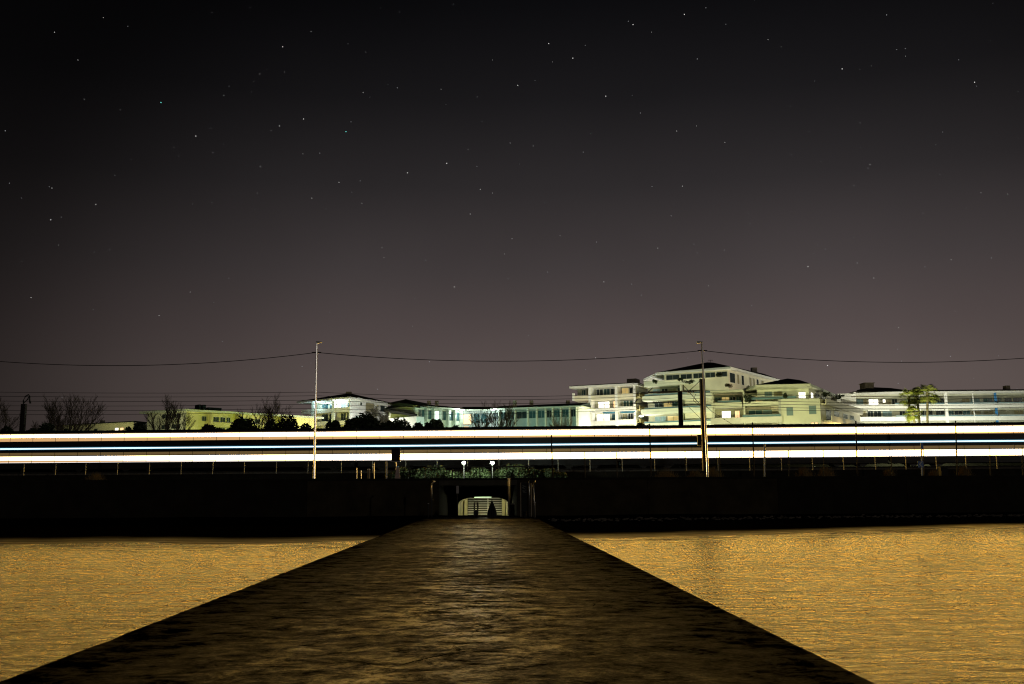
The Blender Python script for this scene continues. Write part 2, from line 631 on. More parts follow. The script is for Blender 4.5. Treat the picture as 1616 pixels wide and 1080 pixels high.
# thin spent foam where the swash runs out
mat('foam', (.62, .58, .50), .5, var=.35, scale=2.5)
mb = MB()
for band, (s_off, wd, amp) in enumerate(((.25, .55, .5), (1.35, .38, .7), (2.7, .30, .9), (4.3, .22, 1.0))):
    X = -75.0
    prev = None
    while X < 75:
        n1 = mnoise.noise(Vector((X * .16, band * 9.1, 0)))
        n2 = mnoise.noise(Vector((X * .7, band * 5.3, 3)))
        wd_ = wd * (.55 + .9 * mnoise.noise(Vector((X * .22, band * 3.7, 8))) + .35 * n2)
        y0 = shore_y(X) - s_off + amp * n1 + .12 * n2
        z = SEA_Z + .035 + (.045 if band < 2 else .03)
        cur = ((X, y0, z), (X, y0 - max(.02, wd_), z - .004)) if wd_ > .06 else None
        if prev and cur:
            mb.face([prev[1], cur[1], cur[0], prev[0]])
        prev = cur
        X += .35
tag(mb.build('surf_foam', 'foam'), 'thin lines of pale foam along the water edge', 'foam', kind='stuff')

# pebbles along the drift line
mb = MB()
for i in range(900):
    X = rnd.uniform(3.5, 60)
    Y = shore_y(X) + (WALL_Y - shore_y(X)) * (.62 + rnd.gauss(0, .04))
    t = (Y - shore_y(X)) / (WALL_Y + .3 - shore_y(X))
    z = SEA_Z + .15 + .19 * smooth(.12, 1, t)
    r = rnd.uniform(.03, .10)
    mb.ball((X, Y, z + r * .3), r, 5, 3, (1.2, 1, .6))
tag(mb.build('pebbles', 'pebble'), 'band of dark pebbles along the beach beside the water', 'pebbles', kind='stuff')

# ------------------------------------------------------------------ pier
PL = on_z(676, 816, 0)
PR = on_z(843, 816, 0)
PL2 = on_z(0, 1074, 0)
PR2 = on_z(1390, 1080, 0)
PEND = (PL.y + PR.y) / 2


def edge(a, b, Y):
    return a.x + (b.x - a.x) * (Y - a.y) / (b.y - a.y)


pier = thing('pier', (0, PEND, SEA_Z - 2), 'long low concrete pier running from the viewer to the beach', 'pier')
Y1, k = PEND, 0
SL = 29.6
while Y1 > -20:
    Y0 = Y1 - SL
    mb = MB()
    g = .006
    x = [edge(PL, PL2, Y0), edge(PR, PR2, Y0), edge(PR, PR2, Y1), edge(PL, PL2, Y1)]
    lift = rnd.uniform(-.006, .006)
    bz = -.30
    c = .03
    # chamfered top whose edges are a little uneven and chipped
    nn = int(SL / .35)
    rows = []
    for q in range(nn + 1):
        yy = Y0 + g + (SL - 2 * g) * q / nn
        cl, cr_ = (rnd.uniform(0, .012) + (rnd.uniform(.01, .025) if rnd.random() < .05 else 0) for _ in range(2))
        xa, xb = edge(PL, PL2, yy) + cl, edge(PR, PR2, yy) - cr_
        rows.append([(xa, yy, bz), (xa, yy, lift - c - rnd.uniform(0, .02)), (xa + c, yy, lift), (xb - c, yy, lift), (xb, yy, lift - c - rnd.uniform(0, .02)), (xb, yy, bz)])
    i0 = len(mb.v)
    for row in rows:
        mb.v += row
    for q in range(nn):
        for e_ in range(5):
            a_ = i0 + q * 6 + e_
            mb.f.append((a_, a_ + 6, a_ + 7, a_ + 1))
            mb.mi.append(0)
    mb.face(rows[0])
    mb.face(rows[-1][::-1])
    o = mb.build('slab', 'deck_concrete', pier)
    for yy in (3, 10, 17, 24):
        for X in (edge(PL, PL2, Y0 + yy) + .8, edge(PR, PR2, Y0 + yy) - .8):
            MB().tube([(X, Y0 + yy, -4), (X, Y0 + yy, -.305)], .28, 10).build('pile', 'wall_concrete', pier)
    Y1 = Y0
    k += 1

# ------------------------------------------------------------------ sea wall with the underpass portal
OX0, OX1 = at(693, 790, WALL_Y).x, at(816, 790, WALL_Y).x
LINT = at(750, 766, WALL_Y).z
wall = thing('sea_wall', (0, WALL_Y, -.6), 'long dark concrete sea wall behind the beach', 'wall')
for x0, x1 in ((-400, OX0), (OX1, 400)):
    n = 1
    cuts = [x0, x1]
    if x0 < -300:
        cuts = [-400] + [OX0 - 9.0 * i for i in range(8, 0, -1)] + [OX0]
    else:
        cuts = [OX1] + [OX1 + 9.0 * i for i in range(1, 9)] + [400]
    for a, b in zip(cuts, cuts[1:]):
        MB().box(a + .01, b - .01, WALL_Y, WALL_Y + .45, -1.2, ROAD_Z - .12).build('wall_panel', 'wall_lit_brown' if 0 < a < 15 or -14 < a < -10 else 'wall_concrete', wall)
MB().box(OX0 - .01, OX1 + .01, WALL_Y - .02, WALL_Y + .45, LINT, ROAD_Z - .12).build('lintel', 'portal_concrete', wall)
for a, b in ((-400, OX0), (OX0, OX1), (OX1, 400)):
    MB().box(a, b, WALL_Y - .07, WALL_Y + .5, ROAD_Z - .118, ROAD_Z + .03).build('coping', 'wall_concrete', wall)

up = thing('underpass', (0, 84, -1), 'low arched pedestrian underpass with lit steps beyond the pier', 'underpass')
AY = 84.0
FZ = -.75
ax0, ax1 = at(723, 790, AY).x, at(803, 790, AY).x
acx, aw = (ax0 + ax1) / 2, (ax1 - ax0) / 2
a_sp = at(760, 796, AY).z                     # springing
a_top = at(760, 783.5, AY).z
mb = MB()                                     # ante-chamber between the sea wall and the arch
mb.box(OX0 - .3, OX0, WALL_Y + .45, AY, FZ, LINT)
mb.box(OX1, OX1 + .3, WALL_Y + .45, AY, FZ, LINT)
mb.box(OX0 - .3, OX1 + .3, WALL_Y + .45, AY, LINT + .004, LINT + .2)
mb.build('chamber', 'wall_concrete', up)
MB().box(OX0 - .3, OX1 + .3, WALL_Y - 2, 112, FZ - .2, FZ).build('floor_slab', 'wall_concrete', up)
arc = []
for i in range(17):
    a = math.pi * i / 16
    arc.append((acx - aw * math.cos(a), a_sp + (a_top - a_sp) * math.sin(a) ** .9))
mb = MB()
for (xa, za), (xb, zb) in zip(arc, arc[1:]):
    mb.hexa([(xa, AY, za), (xb, AY, zb), (xb, AY + .5, zb), (xa, AY + .5, za), (xa, AY, LINT), (xb, AY, LINT), (xb, AY + .5, LINT), (xa, AY + .5, LINT)])
mb.box(OX0, ax0, AY, AY + .5, FZ, LINT)
mb.box(ax1, OX1, AY, AY + .5, FZ, LINT)
mb.build('arch_wall', 'wall_concrete', up)
mb = MB()
SY = 99.0
for (xa, za), (xb, zb) in zip(arc, arc[1:]):
    mb.hexa([(xa, AY + .5, za), (xb, AY + .5, zb), (xb, SY, zb), (xa, SY, za), (xa, AY + .5, za + .15), (xb, AY + .5, zb + .15), (xb, SY, zb + .15), (xa, SY, za + .15)])
mb.build('vault', 'tunnel_paint', up)
for xa, xb in ((ax0 - .2, ax0), (ax1, ax1 + .2)):
    MB().box(xa, xb, AY + .5, SY, FZ, a_sp + .1).build('side_wall', 'tunnel_paint', up)
sx0, sx1 = at(738, 790, SY).x, at(792, 790, SY).x
NST = 10
for i in range(NST):
    MB().box(sx0, sx1, SY + .36 * i, SY + .36 * i + (.36 * (NST - i)), FZ + .215 * i, FZ + .215 * (i + 1) - .09).build('step', 'stair_shaded', up)
for i in range(NST):
    MB().box(sx0, sx1, SY + .36 * i - .03, SY + .36 * i + .36, FZ + .215 * (i + 1) - .088, FZ + .215 * (i + 1)).build('tread', 'white_paint', up)  # white treads carry painted light from above
for xa, xb in ((sx0 - .32, sx0 - .02), (sx1 + .02, sx1 + .32)):
    MB().hexa([(xa, SY - .2, FZ), (xb, SY - .2, FZ), (xb, SY + 4.5, FZ), (xa, SY + 4.5, FZ), (xa, SY - .2, FZ + 1.7), (xb, SY - .2, FZ + 1.7), (xb, SY + 4.5, FZ + 3.3), (xa, SY + 4.5, FZ + 3.3)]).build('stair_cheek', 'tunnel_paint', up)
for xa, xb in ((OX0 - .3, sx0 - .32), (sx1 + .32, OX1 + .3)):
    MB().box(xa, xb, SY + .4, SY + .6, FZ, 2.4).build('end_wall', 'tunnel_paint', up)
hx = at(770, 790, SY).x
mb = MB()
mb.tube([(hx, SY - .2, FZ), (hx, SY - .2, FZ + 1.65)], .05, 8)
mb.tube([(hx, SY - .2, FZ + 1.6), (hx, SY + 3.8, FZ + 3.2)], .04, 8)
mb.build('handrail', 'white_paint', up)

lx0, lx1 = at(748, 784, AY + 1).x, at(776, 784, AY + 1).x
tl = thing('tube_light', ((lx0 + lx1) / 2, AY + 1, a_top - .1), 'glowing fluorescent tube under the crown of the underpass arch', 'tube light')
MB().box(lx0, lx1, AY + .95, AY + 1.1, a_top - .055, a_top - .02).build('housing', 'white_paint', tl)
MB().tube([(lx0 + .03, AY + 1.0, a_top - .085), (lx1 - .03, AY + 1.0, a_top - .085)], .028, 8).build('tube', 'tube_glow', tl)


def lamp_light(parent, loc, power, color, radius=.12, spot=None):
    ld = bpy.data.lights.new('lamp_light', 'SPOT' if spot else 'POINT')
    ld.energy = power
    ld.color = color
    ld.shadow_soft_size = radius
    lo = bpy.data.objects.new('lamp_light', ld)
    col.objects.link(lo)
    lo.parent = parent
    lo.location = Vector(loc) - root_loc(parent)
    return lo


for yy, pw in ((AY + 3, 62), (AY + 12.5, 72)):
    lamp_light(tl, (acx, yy, a_top - .25), pw, (1, .98, .62), .1)

# ------------------------------------------------------------------ railway
TD = Vector((math.cos(R(4.4)), -math.sin(R(4.4)), 0))      # along the track
TN = Vector((math.sin(R(4.4)), math.cos(R(4.4)), 0))       # away from the sea
T0 = Vector((0, 97, RAIL_Z))


def tp(s, d, h):
    return T0 + TD * s + TN * d + Vector((0, 0, h))


def tbox(mb, s0, s1, d0, d1, h0, h1):
    return mb.hexa([tp(s0, d0, h0), tp(s1, d0, h0), tp(s1, d1, h0), tp(s0, d1, h0), tp(s0, d0, h1), tp(s1, d0, h1), tp(s1, d1, h1), tp(s0, d1, h1)])


def lit_pane(s0, s1, d0, d1, h0, h1, glow, name, parent):
    """a pane whose outer face glows; its edges are dark rubber"""
    mb = tbox(MB(), s0, s1, d0, d1, h0, h1)
    mb.mi = [1, 1, 0, 1, 1, 1]
    return mb.build(name, [glow, 'train_under'], parent)


for nm, d, lab in (('railway_track', 1.4, 'railway track under the passing train'), ('railway_track', 6.2, 'second railway track behind the train')):
    t = thing(nm, tp(0, d, -.3), lab, 'track', 'railway tracks')
    for q in (-.75, .75):
        tbox(MB(), -160, 160, d + q - .035, d + q + .035, -.15, 0).build('rail', 'rust_steel', t)
    tbox(MB(), -160, 160, d - 1.3, d + 1.3, -.85, -.16).build('sleeper_bed', 'ballast', t)

rw = thing('bank_screen', tp(0, -7.3, -1.5), 'low dark wall added to screen the lit bank below the trackside fence', 'wall')  # added so a dark face covers the bank lit by the train
for i in range(-14, 14):
    tbox(MB(), i * 11.0 + .01, i * 11.0 + 10.99, -7.55, -7.2, -1.5, -.56).build('wall_panel', 'wall_concrete', rw)  # panels of the added bank screen
tbox(MB(), -154, 154, -7.6, -7.15, -.558, -.48).build('coping', 'wall_concrete', rw)  # top edge of the added bank screen

train = thing('passenger_train', tp(0, 1.4, 0), 'long double-deck passenger train with two bright bands of lit windows', 'train')
# heights above the rail read from the picture at the middle of the train
prof = [(0.02, .32), (0, .8), (0, 3.8), (.22, 4.0), (.7, 4.12), (2.1, 4.12), (2.58, 4.0), (2.8, 3.8), (2.8, .8), (2.78, .32)]
LC, GAP = 25.2, .34
s = -3.5 * (LC + GAP)
fracs = [.62, .60, .50, .32, .24, .2, .18]
fracl = [.5, .45, .12, .04, .04, .04, .04]
for ci in range(7):
    s0, s1 = s, s + LC
    mb = MB()
    npf = len(prof)
    for ss in (s0, s1):
        for d, h in prof:
            mb.v.append(tuple(tp(ss, d, h)))
    for q in range(npf):
        r_ = (q + 1) % npf
        mb.f.append((q, q + npf, r_ + npf, r_))
        mb.mi.append(0)
    mb.f.append(tuple(range(npf)))
    mb.f.append(tuple(range(2 * npf - 1, npf - 1, -1)))
    mb.mi += [0, 0]
    coach = mb.build('coach', 'train_body', train)
    npan = 11
    w = (LC + GAP) / npan
    for k in range(npan):
        a, b = s0 - GAP / 2 + k * w + .02, s0 - GAP / 2 + (k + 1) * w - .02
        gf = ci + (k + .5) / npan - .5
        gi = max(0, min(5, int(gf)))
        gt = max(0, min(1, gf - gi))
        f = fracs[gi] * (1 - gt) + fracs[gi + 1] * gt
        f2 = fracl[gi] * (1 - gt) + fracl[gi + 1] * gt
        hl, hh = 3.02, 3.68
        lit_pane(a, b, -.010, .03, 3.735, 3.798, 'train_roof_glow', 'glow_strip', coach)
        lit_pane(a, b, -.018, .03, 3.682, 3.73, 'train_edge_glow', 'upper_fringe', coach)
        hm = hl + (hh - hl) * f
        lit_pane(a, b, -.018, .03, hm, hh, 'train_window', 'upper_window', coach)
        lit_pane(a, b, -.018, .03, hl, hm - .002, 'train_low_fringe', 'lower_fringe', coach)
        hl, hh = .96, 1.50
        lit_pane(a, b, -.018, .03, 1.502, 1.55, 'train_edge_glow', 'upper_fringe', coach)
        lit_pane(a, b, -.018, .03, .91, .958, 'train_edge_glow', 'lower_fringe', coach)
        hm = hl + (hh - hl) * f2
        lit_pane(a, b, -.018, .03, hm, hh, 'train_window', 'lower_window', coach)
        lit_pane(a, b, -.018, .03, hl, hm - .002, 'train_low_fringe', 'lower_fringe', coach)
        lit_pane(a, b, -.012, .03, 1.62, 1.90, 'train_amber_glow', 'glow_strip', coach)
    a, b = s0 - GAP / 2 + .01, s1 + GAP / 2 - .01
    tbox(MB(), a, b, -.012, .03, 2.17, 2.45).build('strip_halo', 'train_strip_halo', coach)  # dim blue halo painted round the light strip
    tbox(MB(), a, b, -.022, -.0125, 2.235, 2.365).build('light_strip', 'train_strip', coach)
    tbox(MB(), s1 - .05, s1 + GAP + .05, .12, 2.68, .7, 4.06).build('gangway', 'train_under', coach)
    for q in (3.4, LC - 3.4):
        bg = tbox(MB(), s0 + q - 1.7, s0 + q + 1.7, .35, 2.45, .22, .62).build('bogie', 'train_under', coach)
        for e in (-1.2, 1.2):
            for d in (.55, 2.15):
                MB().tube([tp(s0 + q + e, d, .44), tp(s0 + q + e, d + .12, .44)], .44, 14).build('wheel', 'train_wheel', bg)
    s += LC + GAP

# ------------------------------------------------------------------ overhead line masts and wires
def wire(pts, rad, label, group, name='overhead_wire', mt='cable'):
    o = MB().tube(pts, rad, 5).build(name, mt)
    return tag(o, label, 'wire', group)


def sag(a, b, dip, n=18):
    a, b = Vector(a), Vector(b)
    return [a.lerp(b, i / n) + Vector((0, 0, -dip * 4 * (i / n) * (1 - i / n))) for i in range(n + 1)]


def mast(name, px, ytop, Y, wid, label, base=None, arms=()):
    top = at(px, ytop, Y)
    gz = (base if base is not None else ground_z(Y)) - .1
    t = thing(name, (top.x, Y, gz), label, 'mast', 'overhead line masts')
    x = top.x
    h = wid / 2
    mb = MB()                                     # H-section post
    mb.box(x - h, x - h * .55, Y - h, Y + h, gz, top.z)
    mb.box(x + h * .55, x + h, Y - h, Y + h, gz, top.z)
    mb.box(x - h * .55, x + h * .55, Y - .03, Y + .03, gz, top.z - .02)
    mb.build('post', 'rust_steel', t)
    MB().box(x - h - .1, x + h + .1, Y - h - .1, Y + h + .1, gz - .2, gz + .25).build('footing', 'portal_concrete', t)
    for pts, r in arms:
        MB().tube([at(a, b, Y) for a, b in pts], r, 6).build('arm', 'dark_steel', t)
    return t


def discs(t, px0, px1, py, Y, n):
    for i in range(n):
        p = at(px0 + (px1 - px0) * i / max(1, n - 1), py, Y)
        MB().tube([p + Vector((-.05, 0, 0)), p + Vector((.05, 0, 0))], .12, 8).build('insulator', 'insulator', t)


m1 = mast('catenary_mast', 1108, 598, 90.2, .44, 'tall dark overhead line mast in front of the train beside the right lamp post', 3.0,
          [(((1106, 617), (1060, 618), (1023, 619)), .045), (((1106, 600), (1088, 617)), .03), (((1106, 640), (1078, 608)), .03), (((1106, 642), (1094, 632), (1098, 622)), .025),
           (((1023, 619), (1030, 612)), .045), (((1106, 634), (1124, 650), (1165, 676)), .022), (((1084, 640), (1106, 661)), .02)])
discs(m1, 1086, 1094, 618.4, 90.2, 3)
bx = at(1103.5, 695, 89.6)
sb = thing('signal_box', (bx.x, 89.6, bx.z - .5), 'small black signal housing hung on the tall line mast', 'signal')
MB().box(bx.x - .17, bx.x + .17, 89.45, 89.75, bx.z - .5, bx.z + .5).build('housing', 'black_paint', sb)
MB().box(bx.x - .05, bx.x + .3, 89.75, 89.95, bx.z - .06, bx.z + .06).build('bracket', 'dark_steel', sb)
m2 = mast('catenary_mast', 1073, 617, 106.5, .42, 'shorter overhead line mast behind the train before the pale flats', 3.5,
          [(((1071, 619), (1040, 620), (1012, 620.5)), .05), (((1071, 636), (1040, 636), (1001, 637)), .05), (((1001, 637), (1006, 630)), .06), (((1071, 620), (1075, 640), (1078, 648)), .03)])
discs(m2, 1032, 1043, 635.5, 106.5, 4)
discs(m2, 1055, 1065, 635.5, 106.5, 4)
m3 = mast('catenary_mast', 38, 638, 107.5, .46, 'dark overhead line mast with curved bracket among the bare trees', 3.5,
          [(((37, 640), (37, 632), (40, 626), (45, 623), (47, 626), (47, 633)), .07), (((38, 636), (43, 631), (46, 626)), .05), (((45, 626), (44, 632)), .05), (((47, 633), (48, 637)), .09)])

for i, (ya, yb, Y) in enumerate(((617, 617, 100), (624, 621.5, 100), (632, 627, 101), (640, 632, 105), (648, 637, 105), (655, 641, 106))):
    words = ['topmost', 'second highest', 'third highest', 'fourth highest', 'fifth highest', 'lowest'][i]
    wire(sag(at(-260, ya - 3, Y + 8), at(500, (ya + yb) / 2 + 2, Y + 2), .25) + sag(at(500, (ya + yb) / 2 + 2, Y + 2), at(1073, yb + 1, Y), .5)[1:] + sag(at(1073, yb + 1, Y), at(1900, yb - 6, Y - 6), .7)[1:], .022,
         words + ' of the thin dark wires running above the train', 'overhead railway wires')

# ------------------------------------------------------------------ promenade lamp posts and their cable
LY = 70.4


def lamp_post(px_base, px_top, ytop, side, label):
    b = at(px_base, 758, LY)
    t = at(px_top, ytop, LY)
    o = thing('lamp_post', (b.x, LY, ROAD_Z - .1), label, 'lamp post', 'lamp posts on the promenade')
    mb = MB()                                   # tapered eight-sided steel pole
    turn = (math.atan2(-b.x, LY) + R(28)) / 2 + (R(7) if side < 0 else 0)
    lv = [(b.x, ROAD_Z - .1, .088), (b.x, ROAD_Z + 1.2, .083), (b.x * .5 + t.x * .5, (b.z + t.z) / 2, .07), (t.x, t.z, .055)]
    for x, z, r_ in lv:
        for q in range(8):
            an = -math.pi / 2 + turn + R(22.5 + 45 * q)
            mb.v.append((x + r_ * math.cos(an), LY + r_ * math.sin(an), z))
    for k in range(3):
        for q in range(8):
            a_, b_ = k * 8 + q, k * 8 + (q + 1) % 8
            mb.f.append((a_, b_, b_ + 8, a_ + 8))
            mb.mi.append(0)
    mb.f.append(tuple(range(24, 32)))
    mb.mi.append(0)
    mb.build('pole', 'galvanised', o)
    MB().box(b.x - .2, b.x + .2, LY - .2, LY + .2, ROAD_Z - .1, ROAD_Z + .03).build('base_plate', 'galvanised', o)
    hd = MB()
    x0, x1 = (t.x - .05, t.x + .36) if side > 0 else (t.x - .36, t.x + .05)
    hd.hexa([(x0, LY - .13, t.z - .05), (x1, LY - .1, t.z - .02), (x1, LY + .1, t.z - .02), (x0, LY + .13, t.z - .05),
             (x0, LY - .1, t.z + .1), (x1, LY - .07, t.z + .07), (x1, LY + .07, t.z + .07), (x0, LY + .1, t.z + .1)])
    hdo = hd.build('lamp_head', 'white_paint', o)
    return o, t


lp1, t1 = lamp_post(495.5, 500, 541, 1, 'slender grey lamp post before the low pavilion-roofed house')
lp2, t2 = lamp_post(1117, 1107.5, 541, -1, 'slender grey lamp post before the tall terraced flats')
lamp_px = [-112, 499.7, 1108.3, 1722]
lp0, t0 = lamp_post(-118, -112, 541, 1, 'slender grey lamp post out past the bare trees')
lp3, t3 = lamp_post(1736, 1724, 541, -1, 'slender grey lamp post out past the long flats')
CY = {-112: 560, 499.7: 556.5, 1108.3: 553.5, 1722: 556}
for (a, b), dip, lab in zip(zip(lamp_px, lamp_px[1:]), (.86, .70, .80), ('sagging dark cable over the bare trees', 'sagging dark cable between the two lamp posts', 'sagging dark cable over the palms and long flats')):
    wire(sag(at(a, CY[a], LY), at(b, CY[b], LY), dip, 26), .024, lab, 'cable between the lamp posts', 'lamp_cable')
for px, o in ((499.7, lp1), (1108.3, lp2)):
    p = at(px, CY[px], LY)
    for q in (-1, 1):
        MB().tube([p + Vector((q * .08, 0, 0)), p + Vector((q * .34, 0, -.01))], .045, 6).build('clamp', 'insulator', o)

# ------------------------------------------------------------------ fences, railing, bollards, signs
fence = thing('trackside_fence', (0, 90, 3), 'low trackside fence of thin posts along the railway', 'fence')
for i, px in enumerate([-62, -12, 38, 88, 136, 186, 236, 286, 336, 386, 436, 486, 539, 588, 640, 690, 738, 787, 834, 881, 931, 982, 1033, 1083, 1133, 1183, 1233, 1282, 1331, 1381, 1429, 1477, 1524, 1572, 1620, 1668]):
    yt = 733 - (px / 1616) * 15
    Y = 90.3 - math.tan(R(4.4)) * at(px, yt, 90).x
    p = at(px, yt, Y)
    MB().tube([(p.x, Y, 2.5), (p.x + rnd.uniform(-.03, .03), Y, p.z)], .034, 6).build('post', 'frame_grey', fence)
for h in (.0, .42):
    pts = []
    for px in (-62, 300, 800, 1300, 1668):
        Y = 90.3 - math.tan(R(4.4)) * at(px, 733, 90).x
        p = at(px, 733 - (px / 1616) * 15, Y)
        pts.append((p.x, Y, p.z - .05 - h))
    MB().tube(pts, .008, 4).build('strand', 'cable', fence)

pf = thing('promenade_fence', (20, 71.2, ROAD_Z), 'dark post fence with tall poles above the sea wall', 'fence')
FY = 71.2
for px, yt, tall in ((870, 686, 1), (922.7, 714, 0), (973, 714, 0), (1025, 669, 1), (1081, 712, 0), (1135, 712, 0), (1187.5, 667, 1), (1244, 711, 0), (1299, 711, 0), (1350.5, 664.5, 1), (1406, 710, 0), (1456.8, 709, 0), (1508, 664.5, 1), (1562, 707, 0), (1613, 706, 0), (1668, 664, 1)):
    p = at(px, yt, FY)
    q = at(px + (2.5 if tall else 1), 752, FY)
    MB().tube([(q.x, FY, ROAD_Z - .1), (p.x, FY, p.z)], .05 if tall else .036, 7).build('tall_post' if tall else 'post', 'rust_steel' if tall else 'dark_steel', pf)
for yy in (716, 734):
    MB().tube([at(870, yy + 4, FY), at(1250, yy, FY), at(1668, yy - 4, FY)], .006, 4).build('strand', 'cable', pf)

rl = thing('bridge_railing', (0, 69.3, ROAD_Z), 'dark baluster railing above the underpass portal', 'railing')
RY = 69.25
ra, rb = at(671, 737.5, RY), at(843, 736.5, RY)
MB().tube([ra, rb], .045, 8).build('top_rail', 'galvanised', rl)
MB().tube([ra + Vector((0, 0, -.16)), rb + Vector((0, 0, -.16))], .02, 6).build('mid_rail', 'dark_steel', rl)
MB().tube([(ra.x, RY, ROAD_Z + .12), (rb.x, RY, ROAD_Z + .12)], .02, 6).build('bottom_rail', 'dark_steel', rl)
nb = 36
for i in range(nb + 1):
    x = ra.x + (rb.x - ra.x) * i / nb
    big = i % 9 == 0
    zt = ra.z + (rb.z - ra.z) * i / nb
    MB().tube([(x, RY, ROAD_Z + .02), (x, RY, zt)], .035 if big else .02, 6).build('post' if big else 'baluster', 'dark_steel', rl)
lr = thing('handrail', (-7, 69.6, ROAD_Z), 'thin double handrail beside the railing above the wall', 'handrail')
for yy in (742, 747.5):
    MB().tube([at(618, yy + 1, 69.6), at(670, yy, 69.6)], .02, 6).build('rail', 'dark_steel', lr)
for px in (618, 644, 669):
    p = at(px, 742, 69.6)
    MB().tube([(p.x, 69.6, ROAD_Z), tuple(p)], .025, 6).build('post', 'dark_steel', lr)


def pole(name, px, ytop, ybot, Y, r, mt, label, cat, cap=None, group=None):
    p, q = at(px, ytop, Y), at(px, ybot, Y)
    o = thing(name, (q.x, Y, q.z), label, cat, group)
    MB().tube([tuple(q), (p.x, Y, p.z)], r, 8).build('shaft', mt, o)
    if cap:
        MB().ball((p.x, Y, p.z), r * 1.25, 8, 5, (1, 1, .6)).build('cap', cap, o)
    return o


BW = 755.5
pole('bollard', 610, 729, BW, 69.3, .05, 'white_paint', 'tall white post standing on the wall near the black panel', 'post', 'white_paint')
pole('bollard', 590.5, 731, BW, 69.3, .03, 'galvanised', 'thin grey post beside the tall white post', 'post', 'galvanised')
pole('bollard', 582, 741, BW, 69.3, .085, 'wood_post', 'thick pale wooden bollard on the wall', 'bollard', 'white_paint')
pole('bollard', 570, 743, BW, 69.3, .03, 'galvanised', 'short thin post next to the wooden bollard', 'post', 'galvanised')
pole('bollard', 563, 739, BW, 69.3, .03, 'galvanised', 'thin post furthest from the wooden bollard', 'post', 'galvanised')
pole('marker_post', 1206.5, 701, 753, 71.0, .05, 'white_paint', 'bright white marker post between the dark fence posts', 'post', 'white_paint')

# black panel on a stand with a pinkish notice below
px0, px1 = at(618, 708, 70), at(631, 728, 70)
bp_ = thing('track_signal', ((px0.x + px1.x) / 2, 70, ROAD_Z), 'black rectangular signal panel on a thin stand before the train', 'signal')
cx = (px0.x + px1.x) / 2
MB().box(px0.x, px1.x, 69.94, 70.06, px1.z, px0.z).build('panel', 'black_paint', bp_)
MB().box(px0.x - .05, px1.x + .05, 69.93, 70.07, px1.z - .05, px1.z - .002).build('sill', 'galvanised', bp_)
MB().tube([(cx + .05, 70, ROAD_Z), (cx + .05, 70, px1.z - .05)], .03, 8).build('stand', 'galvanised', bp_)
MB().tube([(px1.x + .02, 69.9, px1.z), (px1.x + .02, 69.9, px0.z)], .018, 6).build('edge_bar', 'galvanised', bp_)
n0, n1 = at(623, 755, 69.5), at(632, 738, 69.5)
nt_ = thing('notice_board', ((n0.x + n1.x) / 2, 69.5, ROAD_Z), 'tapering pinkish notice board below the black signal panel', 'notice')
MB().hexa([(n0.x, 69.45, ROAD_Z), (n1.x, 69.45, ROAD_Z), (n1.x, 69.5, ROAD_Z), (n0.x, 69.5, ROAD_Z), (n0.x + .1, 69.46, n1.z), (n1.x - .1, 69.46, n1.z), (n1.x - .1, 69.5, n1.z), (n0.x + .1, 69.5, n1.z)]).build('board', 'notice_pink', nt_)
MB().box(n0.x + .12, n1.x - .1, 69.43, 69.53, n1.z + .002, n1.z + .1).build('header', 'sign_blue', nt_)

# direction sign by the fence on the right
sp = at(1454, 700, 71.0)
sg = thing('direction_sign', (sp.x, 71, ROAD_Z), 'white pole with a blue plate and a pale arrow plate', 'sign')
MB().tube([(at(1455, 752, 71).x, 71, ROAD_Z - .05), (sp.x, 71, sp.z + .05)], .05, 8).build('pole', 'white_paint', sg)
MB().box(sp.x - .09, sp.x + .09, 70.9, 70.945, sp.z - .45, sp.z + .05).build('plate', 'sign_blue', sg)
a = at(1453, 733, 70.9)
MB().box(a.x - .2, a.x + .2, 70.9, 70.93, a.z - .22, a.z + .22).build('arrow_plate', 'sign_blue', sg)
mb = MB()
for q in (-1, 1):
    mb.hexa([(a.x - .15, 70.87, a.z), (a.x - .05, 70.87, a.z), (a.x - .05, 70.896, a.z), (a.x - .15, 70.896, a.z),
             (a.x + .05, 70.87, a.z + q * .2), (a.x + .15, 70.87, a.z + q * .2), (a.x + .15, 70.896, a.z + q * .2), (a.x + .05, 70.896, a.z + q * .2)])
mb.build('arrow', 'sign_white', sg)
cb = at(1488, 738, 71)
cab = thing('cable_cabinet', (cb.x, 71, ROAD_Z - .1), 'squat black cable cabinet beside the fence posts', 'cabinet')
MB().box(cb.x - .24, cb.x + .24, 70.8, 71.2, ROAD_Z - .1, cb.z).build('box', 'black_paint', cab)
MB().box(cb.x - .28, cb.x + .28, 70.76, 71.24, cb.z + .002, cb.z + .05).build('lid', 'dark_steel', cab)

# ------------------------------------------------------------------ things at the landward end of the pier
EY = PEND + .35


def ez(px, py):
    return at(px, py, EY)


BG = -.18
st = thing('shower', (ez(681, 816).x, EY, BG), 'single steel beach shower with hooked head by the pier end', 'shower')
p0 = ez(681, 816)
MB().tube([(p0.x, EY, BG), (p0.x, EY, ez(681, 766).z), (p0.x + .02, EY, ez(681, 763.5).z), (p0.x + .10, EY, ez(681, 761.5).z), (p0.x + .15, EY, ez(681, 760.5).z), (p0.x + .14, EY, ez(681, 758.8).z)], .04, 10).build('riser', 'galvanised', st, smooth=True)
MB().ball((p0.x + .15, EY, ez(681, 760).z), .07, 8, 5).build('shower_head', 'galvanised', st)
MB().tube([(p0.x, EY - .02, ez(681, 789).z), (p0.x + .09, EY - .06, ez(681, 789).z)], .02, 6).build('tap', 'galvanised', st)
pole('side_post', 676, 795, 818, EY + .1, .04, 'dark_steel', 'short dark post with pale cap beside the single shower', 'post', 'white_paint')

